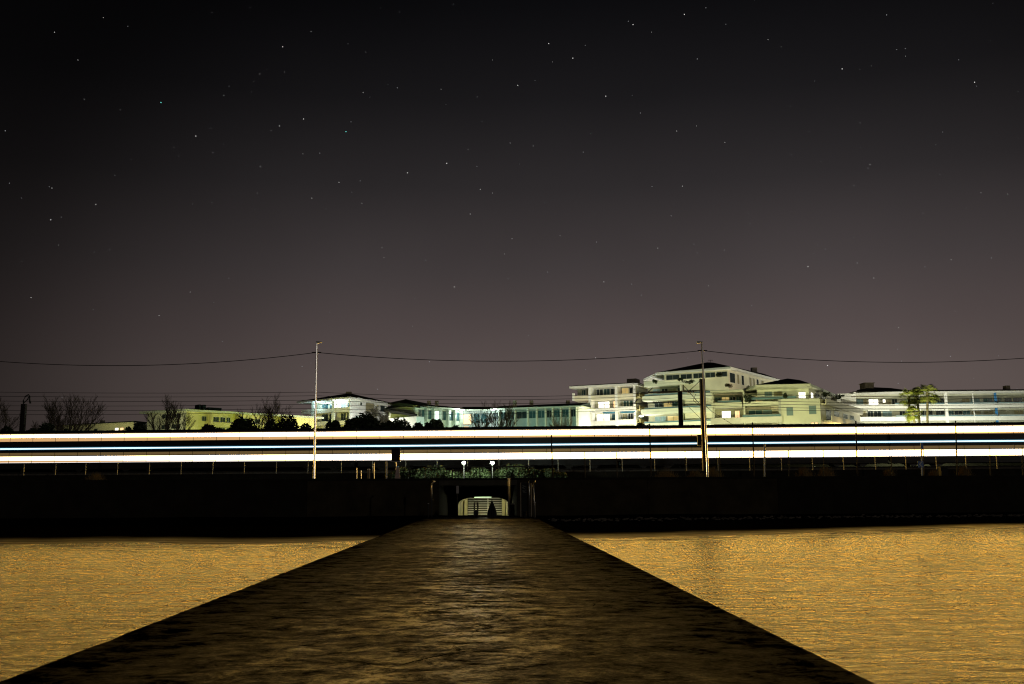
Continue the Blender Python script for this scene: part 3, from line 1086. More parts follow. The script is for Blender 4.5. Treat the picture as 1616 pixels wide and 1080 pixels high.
tw = thing('twin_shower', (ez(839, 816).x, EY, BG), 'double steel beach shower with a crossbar by the black totem', 'shower')
a, b = ez(834.6, 759), ez(842, 763)
MB().tube([(a.x, EY, BG), (a.x, EY, a.z - .05), (a.x + .05, EY, a.z + .02)], .04, 10).build('riser', 'galvanised', tw, smooth=True)
MB().tube([(b.x + .05, EY, BG), (b.x + .03, EY, ez(842, 790).z), (b.x, EY, b.z - .06), (b.x + .03, EY, b.z + .02), (b.x + .1, EY, b.z + .08), (b.x + .09, EY, b.z + .16)], .032, 10).build('riser', 'galvanised', tw, smooth=True)
MB().tube([(a.x, EY, a.z), (b.x + .09, EY, a.z)], .015, 6).build('crossbar', 'dark_steel', tw)
pole('side_post', 838.4, 763, 816, EY + .15, .045, 'wood_post', 'plain brownish post between the twin shower pipes', 'post')
pole('side_post', 843.5, 793.5, 817, EY + .3, .07, 'wood_post', 'short thick post with bright cap beside the twin shower', 'post', 'white_paint')

a, b = ez(822.5, 762), ez(833, 816)
tt = thing('totem_board', ((a.x + b.x) / 2, EY + .2, BG), 'tall black information totem board at the pier end', 'board')
MB().box(a.x, b.x, EY + .15, EY + .25, BG, a.z).build('panel', 'black_paint', tt)
MB().box(a.x - .05, a.x - .002, EY + .14, EY + .26, BG, a.z).build('edge_post', 'wood_post', tt)
MB().box(a.x, b.x, EY + .14, EY + .26, a.z + .002, a.z + .03).build('top_bar', 'dark_steel', tt)
mb = MB()                                       # faint pale strokes of its print
for i in range(9):
    zz = a.z - .16 - .045 * i - (.06 if i > 4 else 0)
    x0 = a.x + .06 + .03 * (i % 3)
    mb.box(x0, x0 + .10 + .05 * ((i * 7) % 3), EY + .146, EY + .1495, zz, zz + .012)
mb.build('print', 'frame_grey', tt)
a = on_z(828.3, 817.4, 0)
bn = thing('bollard', (a.x, a.y, 0), 'stubby black bollard in front of the totem board', 'bollard')
MB().tube([(a.x, a.y, 0), (a.x, a.y, .03), (a.x, a.y, .04), (a.x, a.y, .26), (a.x, a.y, .30)], [.14, .14, .1, .1, .13], 12).build('body', 'black_paint', bn)
MB().tube([(a.x, a.y, .302), (a.x, a.y, .35)], [.13, .09], 12).build('cap', 'black_paint', bn)

SYc = PEND + 2.0
sp1 = pole('sign_post', 721.5, 766, 812, SYc, .035, 'dark_steel', 'thin post with a narrow grey plate beside the arch', 'sign')
a, b = at(720, 767, SYc), at(724.2, 779, SYc)
MB().box(a.x, b.x, SYc - .06, SYc - .036, b.z, a.z).build('plate', 'galvanised', sp1)
gp = pole('grey_column', 803.3, 755.5, 813, SYc, .065, 'galvanised', 'stout grey metal column beside the lit arch', 'column', 'galvanised')
a, b = at(806, 795, SYc), at(812, 814, SYc)
lb = thing('litter_bin', ((a.x + b.x) / 2, SYc, b.z), 'small dark litter bin beside the grey column', 'bin')
MB().box(a.x, b.x, SYc - .12, SYc + .12, b.z, a.z - .06).build('body', 'dark_steel', lb)
MB().box(a.x - .02, b.x + .02, SYc - .14, SYc + .14, a.z - .058, a.z).build('lid', 'galvanised', lb)
hp = thing('barrier_hoop', (at(751, 812, SYc).x, SYc, BG), 'narrow black metal hoop before the lit steps', 'barrier')
a, b = at(748.5, 793.5, SYc), at(754, 813, SYc)
MB().tube([(a.x, SYc, BG), (a.x, SYc, a.z), (b.x, SYc, a.z), (b.x, SYc, BG)], .042, 8).build('hoop', 'black_paint', hp)
MB().box(a.x, b.x, SYc - .03, SYc + .03, b.z - .02, at(751, 805, SYc).z).build('foot_panel', 'black_paint', hp)
cp = at(776.5, 790, SYc)
pr_ = thing('folded_parasol', (cp.x, SYc, BG), 'dark cone-shaped folded parasol before the lit steps', 'parasol')
mb = MB()
zz0 = BG + .12
H = cp.z - zz0
for i in range(12):                             # pleated cloth
    a0, a1, a2 = (2 * math.pi * (i + q) / 12 for q in (0, .5, 1))
    lv = [(0, .31), (.35, .27), (.7, .14), (.93, .05), (1.0, .012)]
    for (h0, r0), (h1, r1) in zip(lv, lv[1:]):
        P = lambda an, r, h, k: (cp.x + .0 + r * k * math.cos(an), SYc + r * k * math.sin(an), zz0 + H * h)
        mb.face([P(a0, r0, h0, 1), P(a1, r0, h0, .8), P(a1, r1, h1, .8), P(a0, r1, h1, 1)])
        mb.face([P(a1, r0, h0, .8), P(a2, r0, h0, 1), P(a2, r1, h1, 1), P(a1, r1, h1, .8)])
mb.build('cloth', 'black_paint', pr_)
MB().tube([(cp.x, SYc, BG), (cp.x, SYc, cp.z + .06)], .02, 6).build('pole', 'dark_steel', pr_)

# ------------------------------------------------------------------ vegetation
def leaf_cloud(mb, c, rx, ry, rz, n, size, r):
    for _ in range(n):
        while True:
            v = Vector((r.uniform(-1, 1), r.uniform(-1, 1), r.uniform(-1, 1)))
            l = v.length
            if .02 < l < 1:
                break
        v = v / l * (l ** .75)
        p = Vector((c[0] + v.x * rx, c[1] + v.y * ry, c[2] + v.z * rz))
        s = size * r.uniform(.6, 1.4)
        d = Vector((r.gauss(0, 1), r.gauss(0, 1), r.gauss(0, .7))).normalized()
        e = d.cross(Vector((r.gauss(0, 1), r.gauss(0, 1), r.gauss(0, 1)))).normalized()
        mb.face([p - d * s, p + e * s * .45, p + d * s, p - e * s * .45])


def bush(px, ytop, wpx, Y, label, leaf='bush_leaf', n=5200, group='dark shrubs behind the railway', zb=None, size=.26, lobes=7):
    r = random.Random(int(px * 13 + Y))
    t = at(px, ytop, Y)
    zb = ground_z(Y) - .3 if zb is None else zb
    w = wpx / F_PX * Y / 2
    h = t.z - zb
    o = thing('shrub', (t.x, Y, zb), label, 'shrub', group)
    mb = MB()
    for i in range(lobes):
        k = (i + .5) / lobes * 2 - 1
        lh = h * (1 - .32 * k * k) * r.uniform(.68, 1.0)
        if abs(k) < .25:
            lh = h
        leaf_cloud(mb, (t.x + k * w * .8, Y + r.uniform(-.5, .5) * min(w, 1.5), zb + lh * .55), w / lobes * 1.7, min(w, 1.6), lh * .46, n // lobes, size, r)
    mb.build('foliage', leaf, o, kind='stuff')
    sm = MB()
    for i in range(4):
        sm.tube([(t.x + r.uniform(-.3, .3) * w, Y, zb), (t.x + r.uniform(-.8, .8) * w, Y + r.uniform(-.4, .4), zb + h * .7)], [.06, .02], 5)
    sm.build('stem', 'bark', o)
    return o


for px, yt, w, Y, lab in ((12, 674, 60, 128, 'dark shrub at the foot of the outermost bare tree'), (76, 669, 76, 127, 'low dark shrub under the wide bare tree by the curved mast'),
                          (222, 667, 74, 126, 'dark shrub before the end of the yellow-green building'), (330, 670, 60, 127, 'small dark shrub below the yellow-green building windows'),
                          (388, 660, 100, 125, 'broad dark shrub before the yellow-green building'), (455, 657, 100, 127, 'dark shrub left of the lamp post by the pavilion house'),
                          (525, 664, 80, 126, 'low dark shrub right behind the lamp post by the pavilion house'), (577, 652, 96, 128, 'tallest dark shrub under the pavilion-roofed house'),
                          (632, 661, 100, 126, 'rounded dark shrub below the blossoming tree'), (688, 662, 80, 127, 'small dark shrub below the teal building'),
                          (1012, 668, 56, 140, 'small shrub at the foot of the bright balconied flats')):
    bush(px, yt, w * 1.35, Y, lab, n=8000, lobes=10)

for px, yt, w, lab in ((634, 738, 60, 'leafy shrub behind the railing nearest the notice board'), (686, 735, 96, 'leafy shrub behind the railing left of the bright lamps'),
                       (754, 737, 70, 'green lit shrub between the two bright lamps'), (812, 733, 96, 'green lit shrub right of the bright lamps'), (866, 740, 64, 'fading shrub at the end of the railing')):
    bush(px, yt, w, 88.3, lab, 'lit_leaf', 5200, 'shrubs lit by the bright lamps', 2.35, .12, 9)


def grass_tuft(px, ytop, wpx, Y, label, zb=ROAD_Z):
    r = random.Random(int(px * 7))
    t = at(px, ytop, Y)
    w = wpx / F_PX * Y / 2
    o = MB()
    for _ in range(260):
        x, y = t.x + r.gauss(0, .45) * w, Y + r.uniform(-.5, .5)
        hh = (t.z - zb) * r.uniform(.35, 1.0) * math.exp(-((x - t.x) / (.75 * w)) ** 2)
        lx, ly = r.gauss(0, .18), r.gauss(0, .15)
        o.face([(x - .012, y, zb - .05), (x + .012, y, zb - .05), (x + lx * .6, y + ly, zb + hh * .7), ])
        o.face([(x + lx * .5 - .01, y + ly * .8, zb + hh * .5), (x + lx * .5 + .01, y + ly * .8, zb + hh * .5), (x + lx, y + ly, zb + hh)])
    g_ = thing('grass_tuft', (t.x, Y, zb), label, 'grass', 'dry grass tufts by the fence')
    o.build('blades', 'dry_grass', g_, kind='stuff')
    return g_


for px, yt, w, lab in ((1050, 736, 50, 'dry grass tuft before the tall dark mast'), (1098, 738, 30, 'small dry grass tuft touching the lamp post by the terraced flats'), (1125, 732, 34, 'dry grass tuft just right of the lamp post by the terraced flats'),
                       (1268, 731, 32, 'dry grass tuft between the fence posts below the flats'), (1302, 729, 34, 'tallest dry grass tuft by the fence'), (1474, 738, 18, 'dry grass tuft beside the arrow sign'),
                       (1520, 728, 24, 'dry grass tuft far along the fence'), (152, 742, 34, 'dry grass tuft by the trackside fence under the train'), (1402, 735, 16, 'thin dry grass tuft left of the arrow sign')):
    grass_tuft(px, yt, w, 72.5 if px > 900 else 88, lab, ROAD_Z if px > 900 else 2.7)


mb = MB()                                     # weeds rooted along the top of the sea wall
r = random.Random(21)
for _ in range(1500):
    x = r.uniform(-42, 46)
    if OX0 - 1 < x < OX1 + 1 or mnoise.noise(Vector((x * .35, 4, 0))) < -.05:
        continue
    y = WALL_Y + .52 + r.uniform(0, .5)
    hh = r.uniform(.08, .34) * (.7 + mnoise.noise(Vector((x * .9, 9, 0))))
    lx = r.gauss(0, .1)
    mb.face([(x - .014, y, ROAD_Z - .04), (x + .014, y, ROAD_Z - .04), (x + lx, y - abs(lx) * .4, ROAD_Z + hh)])
tag(mb.build('weeds', 'bush_leaf'), 'straggling dark weeds along the top of the sea wall', 'weeds', kind='stuff')


def bare_tree(px, ytop, Y, wid_px, label, bark='bark', name='bare_tree', depth=3, seed=1, stems=3, thick=.13, blossom=0):
    r = random.Random(seed)
    t = at(px, ytop, Y)
    zb = ground_z(Y) - .3
    H = t.z - zb
    o = thing(name, (t.x, Y, zb), label, 'tree', 'trees behind the railway')
    tr, br, bl = MB(), MB(), MB()
    wspread = wid_px / F_PX * Y / 2 / H

    def grow(p, d, L, rad, lev):
        steps = 4 if lev < 2 else 2
        pts, rs, ds = [Vector(p)], [rad], [Vector(d)]
        q, dd = Vector(p), Vector(d)
        for i in range(steps):
            dd = (dd + Vector((r.gauss(0, .09), r.gauss(0, .09), .05 + r.gauss(0, .05)))).normalized()
            q = q + dd * (L / steps)
            pts.append(q.copy())
            ds.append(dd.copy())
            rs.append(max(.011, rad * (1 - .62 * (i + 1) / steps)))
        (tr if lev == 0 else br).tube(pts, rs, 6 if lev < 1 else 4 if lev < 2 else 3, cap=False)
        if blossom and lev >= 2:
            for _ in range(blossom):
                c = pts[r.choice((1, 2))] + Vector((r.gauss(0, .15), r.gauss(0, .15), r.gauss(0, .15)))
                s_ = .07 * r.uniform(.7, 1.5)
                u = Vector((r.gauss(0, 1), r.gauss(0, 1), r.gauss(0, 1))).normalized()
                w = u.orthogonal().normalized()
                bl.face([c - u * s_, c + w * s_, c + u * s_, c - w * s_])
        if lev >= depth:
            return
        n = (9, 7, 5, 4)[min(lev, 3)]
        for i in range(n):
            f = .22 + .78 * (i + r.random()) / n
            k = min(steps - 1, int(f * steps))
            pp = pts[k].lerp(pts[k + 1], f * steps - k) if k < steps else pts[-1]
            a = r.uniform(0, 2 * math.pi)
            side = Vector((math.cos(a), math.sin(a) * .8, 0))
            nd = (ds[k] * .8 + side * r.uniform(.35, .75) + Vector((0, 0, .22))).normalized()
            grow(pp, nd, L * r.uniform(.38, .62) * (1.15 - .4 * f), max(.014, rs[k] * .5), lev + 1)

    for i in range(stems):
        k = (i - (stems - 1) / 2) / max(1, stems - 1) * 2 if stems > 1 else 0
        d = Vector((k * wspread * .95 + r.gauss(0, .05), r.gauss(0, .15), 1)).normalized()
        grow(Vector((t.x + k * .25, Y + r.uniform(-.2, .2), zb)), d, H * .62 * r.uniform(.85, 1.1) * (1 - .15 * abs(k)), thick * r.uniform(.8, 1.1), 0)
    # scale so that the crown ends at its surveyed height
    zmax = max(v[2] for v in br.v)
    sc = H / (zmax - zb)
    for m_ in (tr, br, bl):
        m_.v = [(t.x + (x - t.x) * sc, Y + (y - Y) * sc, zb + (z - zb) * sc) for x, y, z in m_.v]
    tr.build('trunk', bark, o)
    br.build('crown', bark, o)
    if blossom:
        bl.build('blossom', 'blossom', o, kind='stuff')
    return o


bare_tree(-4, 614, 130, 70, 'bare tree cut off by the picture edge', seed=3, stems=4)
bare_tree(78, 634, 132, 60, 'small bare tree right beside the curved mast', seed=4, stems=3)
bare_tree(112, 619, 134, 90, 'wide bare tree standing alone against the sky near the curved mast', seed=5, stems=5)
bare_tree(262, 621, 150, 40, 'bare tree before the pale end of the yellow-green building', seed=6, stems=3)
bare_tree(284, 624, 148, 50, 'bare tree before the middle of the yellow-green building', seed=8, stems=3)
bare_tree(404, 624, 150, 40, 'smaller bare tree over the low end of the yellow-green building', seed=9, stems=3)
bare_tree(432, 617, 150, 52, 'taller bare tree just left of the pavilion-roofed house', seed=10, stems=4)
bare_tree(596, 637, 160, 56, 'pale blossoming tree before the white end wall', 'bark_pale', 'blossoming_tree', 3, 12, 4, .1, 4)
bare_tree(756, 628, 160, 34, 'slim bare tree before the entrance of the teal building', seed=13, stems=3)
bare_tree(796, 631, 165, 56, 'spreading bare tree before the teal building wing', seed=14, stems=4)
bare_tree(884, 650, 165, 46, 'low pale bare tree at the corner of the bright flats', 'bark_pale', seed=15, stems=4)


def palm(px, ytop, Y, rad_px, label, seed):
    r = random.Random(seed)
    t = at(px, ytop, Y)
    zb = ground_z(Y) - .3
    rad = rad_px / F_PX * Y
    cz = t.z - rad * .8
    o = thing('fan_palm', (t.x, Y, zb), label, 'palm', 'palms before the long flats')
    pts = [(t.x + .15 * math.sin(i * .8 + seed), Y, zb + (cz - zb) * i / 6) for i in range(7)]
    MB().tube(pts, [.26, .2, .18, .17, .17, .18, .22], 9).build('trunk', 'palm_bark', o)
    top = Vector(pts[-1])
    for i in range(34):
        el = r.uniform(-.9, 1.35)
        a = r.uniform(0, 2 * math.pi)
        d = Vector((math.cos(a) * math.cos(el), math.sin(a) * math.cos(el), math.sin(el)))
        st_ = rad * r.uniform(.42, .6)
        hub = top + d * st_ + Vector((0, 0, -.08 * st_))
        mb = MB()
        mb.tube([top, top + d * st_ * .5 + Vector((0, 0, .03)), hub], .018, 4, cap=False)
        s_ = d.cross(Vector((0, 0, 1)))
        s_ = s_.normalized() if s_.length > .1 else Vector((1, 0, 0))
        up_ = s_.cross(d).normalized()
        fl = rad * r.uniform(.5, .68)
        for q in range(11):
            fa = (q - 5) / 5 * 1.35
            e = (d * math.cos(fa) + s_ * math.sin(fa)).normalized()
            tip = hub + e * fl * (1 - .12 * abs(fa)) + Vector((0, 0, -.28 * fl)) + up_ * .05
            w = (s_ * math.cos(fa) - d * math.sin(fa)) * .062
            m_ = hub + e * fl * .55 + up_ * .04
            mb.face([hub, m_ - w, tip, m_ + w])
        mb.build('frond', 'palm_leaf', o)
    return o


palm(1432, 613, 152, 19, 'shortest fan palm, nearest the terraced flats', 3)
palm(1446, 612, 156, 17, 'middle fan palm of the three', 5)
palm(1461, 604, 150, 20, 'tallest fan palm with the fullest crown', 9)
palm(1441, 640, 149, 15, 'young fan palm low under the tall ones', 12)

# ------------------------------------------------------------------ buildings
def hip_roof(root, F, z, over, depth, rise, mt='roof_tile', fascia='facade_pale', fh=.35, name='roof', ridge=.5, x0=0, x1=None, dy0=0):
    x1 = F.W if x1 is None else x1
    a0, a1, b0, b1 = x0 - over, x1 + over, dy0 - over, depth + over
    fa = F.box(MB(), a0 + .05, a1 - .05, b0 + .05, b1 - .05, z, z + fh).build('eave', fascia, root)
    mb = MB()
    e = [F.p(a0, b0, z + fh + .003), F.p(a1, b0, z + fh + .003), F.p(a1, b1, z + fh + .003), F.p(a0, b1, z + fh + .003)]
    e2 = [(p[0], p[1], p[2] + .12) for p in e]
    my = (b0 + b1) / 2
    hw = (b1 - b0) / 2
    ins = min(hw * 1.0, (a1 - a0) * ridge)
    r0, r1 = F.p(a0 + ins, my, z + fh + rise), F.p(a1 - ins, my, z + fh + rise)
    for i in range(4):
        j = (i + 1) % 4
        mb.face([e[i], e[j], e2[j], e2[i]])
    mb.face(e[::-1])
    mb.face([e2[0], e2[1], r1, r0])
    mb.face([e2[2], e2[3], r0, r1])
    mb.face([e2[1], e2[2], r1])
    mb.face([e2[3], e2[0], r0])
    return mb.build(name, mt, root)


def window(root, F, x0, x1, z0, z1, glass, y=0.0, frame='frame_grey', mull=1, name='window'):
    mb = MB()
    t = .06
    F.box(mb, x0, x1, y - .06, y + .02, z0, z0 + t)
    F.box(mb, x0, x1, y - .06, y + .02, z1 - t, z1)
    F.box(mb, x0, x0 + t, y - .06, y + .02, z0 + t, z1 - t)
    F.box(mb, x1 - t, x1, y - .06, y + .02, z0 + t, z1 - t)
    for i in range(mull):
        xm = x0 + (x1 - x0) * (i + 1) / (mull + 1)
        F.box(mb, xm - .03, xm + .03, y - .055, y + .02, z0 + t, z1 - t)
    w = mb.build(name, frame, root)
    F.box(MB(), x0 + t + .001, x1 - t - .001, y - .025, y + .015, z0 + t + .001, z1 - t - .001).build('pane', glass, w)
    return w


def parapet(root, F, x0, x1, z0, z1, y=-1.5, mt='slab_edge', thick=.14, slab=True, depth=1.5, name='balcony'):
    mb = MB()
    F.box(mb, x0, x1, y, y + thick, z0, z1)
    if slab:
        F.box(mb, x0 + .002, x1 - .002, y + thick, y + depth, z0 + .002, z0 + .22)
    return mb.build(name, mt, root)


def glass_rail(root, F, x0, x1, z0, z1, y, mt='rail_glass'):
    o = F.box(MB(), x0, x1, y, y + .03, z0, z1).build('balustrade', mt, root)
    F.box(MB(), x0, x1, y - .02, y + .05, z1 + .002, z1 + .06).build('rail', 'frame_grey', o)
    return o


def zat(px, py, Y):
    return at(px, py, Y).z


# --- A: low building at the far left
F = Frame(plan(88, 236), plan(212, 224))
A = thing('low_building', F.p(0, 0, 9), 'low pale building with two lit windows behind the wide bare tree', 'building')
ze = zat(150, 671.5, 230)
F.box(MB(), 0, F.W, 0, 9, 8, ze).build('wall', 'facade_cream', A)
hip_roof(A, F, ze, .5, 9, .75, 'roof_green', 'facade_cream', .25, ridge=.35)
for a, b, g in ((183, 189, 'lit_white'), (191, 197, 'lit_warm'), (150, 156, 'glass_dark'), (120, 126, 'glass_dark')):
    window(A, F, F.xpx(a), F.xpx(b), ze - 2.1, ze - .8, g, mull=0)
F.box(MB(), F.W * .4, F.W * .4 + .8, 4, 4.8, ze, ze + 1.5).build('chimney', 'chimney_stone', A)

# --- B: yellow-green building
YB = 192
F1 = Frame(plan(233, 197), plan(294, YB))
F2 = Frame(plan(294, YB), plan(500, 212))
B = thing('apartment_building', F1.p(0, 0, 8), 'long yellow-green flats behind bare trees with overhanging roof', 'building')
ze = zat(294, 649.5, YB)
F1.box(MB(), 0, F1.W, 0, 10, 8, ze).build('wall', 'facade_cream', B)
F2.box(MB(), .02, F2.W, .02, 10, 8, ze - .002).build('wall', 'facade_yellow', B)
zb = zat(294, 668, YB)
for a, b in ((256, 267), (272, 286)):
    window(B, F1, F1.xpx(a), F1.xpx(b), zat(270, 661, 195), zat(270, 654.5, 195), 'glass_dark', mull=1)
    window(B, F1, F1.xpx(a), F1.xpx(b), zat(270, 678, 195), zat(270, 671, 195), 'glass_dark', mull=1)
for a, b in ((319, 326), (336, 346), (348, 356), (358, 364), (384, 392), (402, 410), (424, 433), (448, 458)):
    z1 = ze - .75
    window(B, F2, F2.xpx(a), F2.xpx(b), z1 - .95, z1, 'glass_dark', mull=1)
    window(B, F2, F2.xpx(a), F2.xpx(b), z1 - 3.05, z1 - 2.05, 'glass_dark', mull=1)
for a, b in ((334, 372), (380, 436)):
    parapet(B, F2, F2.xpx(a), F2.xpx(b), ze - 2.75, ze - 1.85, -.9, 'facade_yellow', depth=.9)
for q in (331, 374, 440):
    F2.box(MB(), F2.xpx(q), F2.xpx(q) + .35, -.9, -.02, 8, ze).build('pillar', 'facade_yellow', B)
# roof over both faces
mb = MB()
o_ = 1.1
c0 = F1.p(-o_, -o_, ze)
c1 = (F1.p(F1.W, 0, 0)[0] + .2, F1.p(F1.W, 0, 0)[1] - 1.3, ze)
c2 = F2.p(F2.W + o_, -o_, ze)
c3 = F2.p(F2.W + o_, 11, ze)
c4 = F1.p(-o_, 12, ze)
ring = [c0, c1, c2, c3, c4]
up1 = [(p[0], p[1], p[2] + .38) for p in ring]
for i in range(5):
    j = (i + 1) % 5
    mb.face([ring[i], ring[j], up1[j], up1[i]])
mb.face(ring[::-1])
mb.build('eave', 'facade_pale', B)
mb = MB()
up2 = [(p[0] * 1, p[1], p[2] + .004) for p in up1]
ra_ = F1.p(F1.W * .75, 5, ze + 1.05)
rb_ = F2.p(F2.W - 4, 5, ze + .9)
rm = F2.p(6, 6.0, ze + 1.1)
mb.face([up2[0], up2[1], rm, ra_])
mb.face([up2[1], up2[2], rb_, rm])
mb.face([up2[2], up2[3], rb_])
mb.face([up2[3], up2[4], ra_, rm, rb_])
mb.face([up2[4], up2[0], ra_])
mb.build('roof', 'roof_green', B)
for a, b, h in ((330, 333, 1.9), (336, 341, 1.9), (345, 366, 1.45)):
    F2.box(MB(), F2.xpx(a), F2.xpx(b), 4.2, 6, ze + .8, ze + h).build('chimney', 'roof_green', B)

# --- C: pavilion-roofed house
YC = 215
F1 = Frame(plan(490, 221), plan(553, YC))
F2 = Frame(plan(553, YC), plan(612, 226))
Cc = thing('pavilion_house', F1.p(0, 0, 8), 'white two-storey house with dark pyramid roof and blue-lit balconies', 'house')
ze = zat(550, 630, YC)
F1.box(MB(), 0, F1.W - .26, 1.6, 9, 8, ze).build('wall', 'facade_cream', Cc)
F2.box(MB(), 1.75, F2.W, 0, 9, 8, ze - .002).build('wall', 'facade_white', Cc)
F2.box(MB(), .34, 1.748, 0.01, .25, 8, ze - .004).build('end_wall', 'facade_white', Cc)
zp1, zp0 = zat(520, 644.5, 218), zat(520, 651.5, 218)
zq1, zq0 = zat(520, 665, 218), zat(520, 671, 218)
xl = -2.6
parapet(Cc, F1, xl, F1.W - .3, zp0, zp1, -.1, 'facade_cream', .15, True, 1.7)
parapet(Cc, F1, xl, F1.W - .3, zq0, zq1, -.1, 'facade_cream', .15, True, 1.7)
for q in (494, 526):
    x = F1.xpx(q)
    F1.box(MB(), x - .35, x + .35, -.16, .3, 8, ze).build('pillar', 'facade_pale', Cc)
F1.box(MB(), F1.W - .32, F1.W - .03, -.14, 1.58, 8, ze).build('pillar', 'facade_white', Cc)
for a, b, g in ((500, 511, 'glass_teal'), (512, 523, 'glass_teal'), (530, 539, 'shutter_blue'), (540, 549, 'glass_teal')):
    for z0, z1 in ((zp0 + .25, ze - .55), (zq0 + .25, zp0 - .1)):
        window(Cc, F1, F1.xpx(a) + .1, F1.xpx(b) - .1, z0, z1, g if z0 > zp0 else 'glass_dark', 1.6, mull=1)
for a, b, z0, z1, g in ((568, 571, zat(570, 641, 220), zat(570, 636.5, 220), 'glass_dark'), (577, 590, zat(580, 651, 220), zat(580, 636, 220), 'shutter'), (600, 607, zat(603, 650, 224), zat(603, 640, 224), 'glass_dark')):
    window(Cc, F2, F2.xpx(a), F2.xpx(b), z0, z1, g, mull=0)
parapet(Cc, F2, F2.W - 1.6, F2.W + .6, zat(606, 655, 225), zat(606, 648, 225), -1.2, 'facade_white', .12, True, 1.2)
mb = MB()
mid = F1.p(F1.W, 0, 0)
e0 = F1.p(-2.9, -1.4, ze - .25)
e1 = (mid[0], mid[1] - 2.0, ze)
e2_ = F2.p(F2.W + 1.0, -1.2, ze - .35)
e3 = F2.p(F2.W + 1.0, 13, ze - .35)
e4 = F1.p(-2.9, 13, ze - .25)
ring = [e0, e1, e2_, e3, e4]
upr = [(p[0], p[1], p[2] + .36) for p in ring]
for i in range(5):
    j = (i + 1) % 5
    mb.face([ring[i], ring[j], upr[j], upr[i]])
mb.face(ring[::-1])
mb.build('eave', 'facade_white', Cc)
mb = MB()
apx = at(546, 621.5, YC + 7)
apx2 = at(556, 621.8, YC + 7)
up2 = [(p[0], p[1], p[2] + .006) for p in upr]
mb.face([up2[0], up2[1], apx])
mb.face([up2[1], up2[2], apx2, apx])
mb.face([up2[2], up2[3], apx2])
mb.face([up2[3], up2[4], apx, apx2])
mb.face([up2[4], up2[0], apx])
rf = mb.build('roof', 'roof_tile', Cc)
MB().box(apx.x, apx.x + 1.2, YC + 6.6, YC + 7.6, apx.z - .3, apx.z + .4).build('chimney', 'chimney_stone', rf)
blm = at(501, 634.5, YC + 4.6)
wl_ = thing('balcony_light', (blm.x, blm.y, blm.z), 'bright bluish lamp on the upper balcony of the pavilion house', 'lamp')
MB().ball((blm.x, blm.y, blm.z), .16, 8, 6).build('globe', 'eave_glow', wl_)
lamp_light(wl_, (blm.x + .3, blm.y - .7, blm.z - .25), 420, (.55, .88, 1.0), .1)
blm2 = at(533, 635.5, YC + 2.6)
wl2 = thing('balcony_light', (blm2.x, blm2.y, blm2.z), 'second lamp on the upper balcony, beyond the middle pillar', 'lamp')
MB().ball((blm2.x, blm2.y, blm2.z), .10, 8, 6).build('globe', 'eave_glow', wl2)
lamp_light(wl2, (blm2.x + .2, blm2.y - .5, blm2.z - .25), 300, (.85, .96, 1.0), .1)

# --- D: long teal building
Dd = thing('long_building', (at(760, 650, 215).x, 215, 8), 'long low teal-lit building with dark green roof and tall windows', 'building')
segs = [(Frame(plan(656, 206), plan(729, 215)), 0), (Frame(plan(729, 215.5), plan(776, 215.5)), 1), (Frame(plan(776, 214.5), plan(912, 207)), 2)]
ze = zat(728, 648.5, 215)
for F, k in segs:
    F.box(MB(), .02, F.W - .02, .3, 9, 8, ze - .01 * k).build('wall', 'facade_grey' if k else 'facade_pale', Dd)
    ov = .9 if k != 1 else .3
    F.box(MB(), -.4 if k == 0 else .03, F.W - .03 + (1.0 if k == 2 else 0), -ov, 9.5, ze + .002 * k + .003, ze + .32 + .002 * k).build('eave', 'facade_pale', Dd)
    mb = MB()
    zz = ze + .33 + .002 * k
    q = [F.p(-.5 if k == 0 else 0, -ov - .1, zz), F.p(F.W + (1.1 if k == 2 else 0), -ov - .1, zz), F.p(F.W + (1.1 if k == 2 else 0), 5, zz + 1.0), F.p(-.5 if k == 0 else 0, 5, zz + 1.0),
         F.p(-.5 if k == 0 else 0, 10, zz), F.p(F.W, 10, zz)]
    mb.face([q[0], q[1], q[2], q[3]])
    mb.face([q[3], q[2], q[5], q[4]])
    mb.face([q[0], q[3], q[4]])
    mb.face([q[1], q[5], q[2]])
    mb.build('roof', 'roof_green', Dd)
F0, Fm, F3 = segs[0][0], segs[1][0], segs[2][0]
zs = zat(728, 668, 215)
lit = {0: 'lit_cool', 2: 'lit_cool'}
edges = [661, 672, 683, 695, 706, 717, 727]
for i, (a, b) in enumerate(zip(edges, edges[1:])):
    g = {1: 'glass_teal', 2: 'lit_cool'}.get(i, 'glass_teal')
    window(Dd, F0, F0.xpx(a) + .12, F0.xpx(b) - .12, zs + .4, ze - .35, g, .3, mull=1)
    F0.box(MB(), F0.xpx(b) - .11, F0.xpx(b) + .11, -.5, .28, 8, ze).build('pillar', 'facade_pale', Dd)
edges = [777, 788, 800, 813, 833, 847, 861, 872, 885, 899, 910]
for i, (a, b) in enumerate(zip(edges, edges[1:])):
    window(Dd, F3, F3.xpx(a) + .12, F3.xpx(b) - .12, zs + .7, ze - .4, 'glass_teal' if i % 3 else 'glass_dark', .3, mull=1)
    F3.box(MB(), F3.xpx(b) - .1, F3.xpx(b) + .1, -.4, .28, 8, ze - .004).build('pillar', 'facade_pale', Dd)
window(Dd, Fm, Fm.xpx(731), Fm.xpx(744), zat(737, 670, 215.5), zat(737, 653, 215.5), 'lit_warm', .3, mull=0)
window(Dd, Fm, Fm.xpx(732), Fm.xpx(740), zat(737, 680, 215.5), zat(737, 673, 215.5), 'lit_warm', .3, mull=0)
for a, b in ((748, 757), (759, 768)):
    window(Dd, Fm, Fm.xpx(a), Fm.xpx(b), zs, ze - .5, 'glass_teal', .3, mull=1)
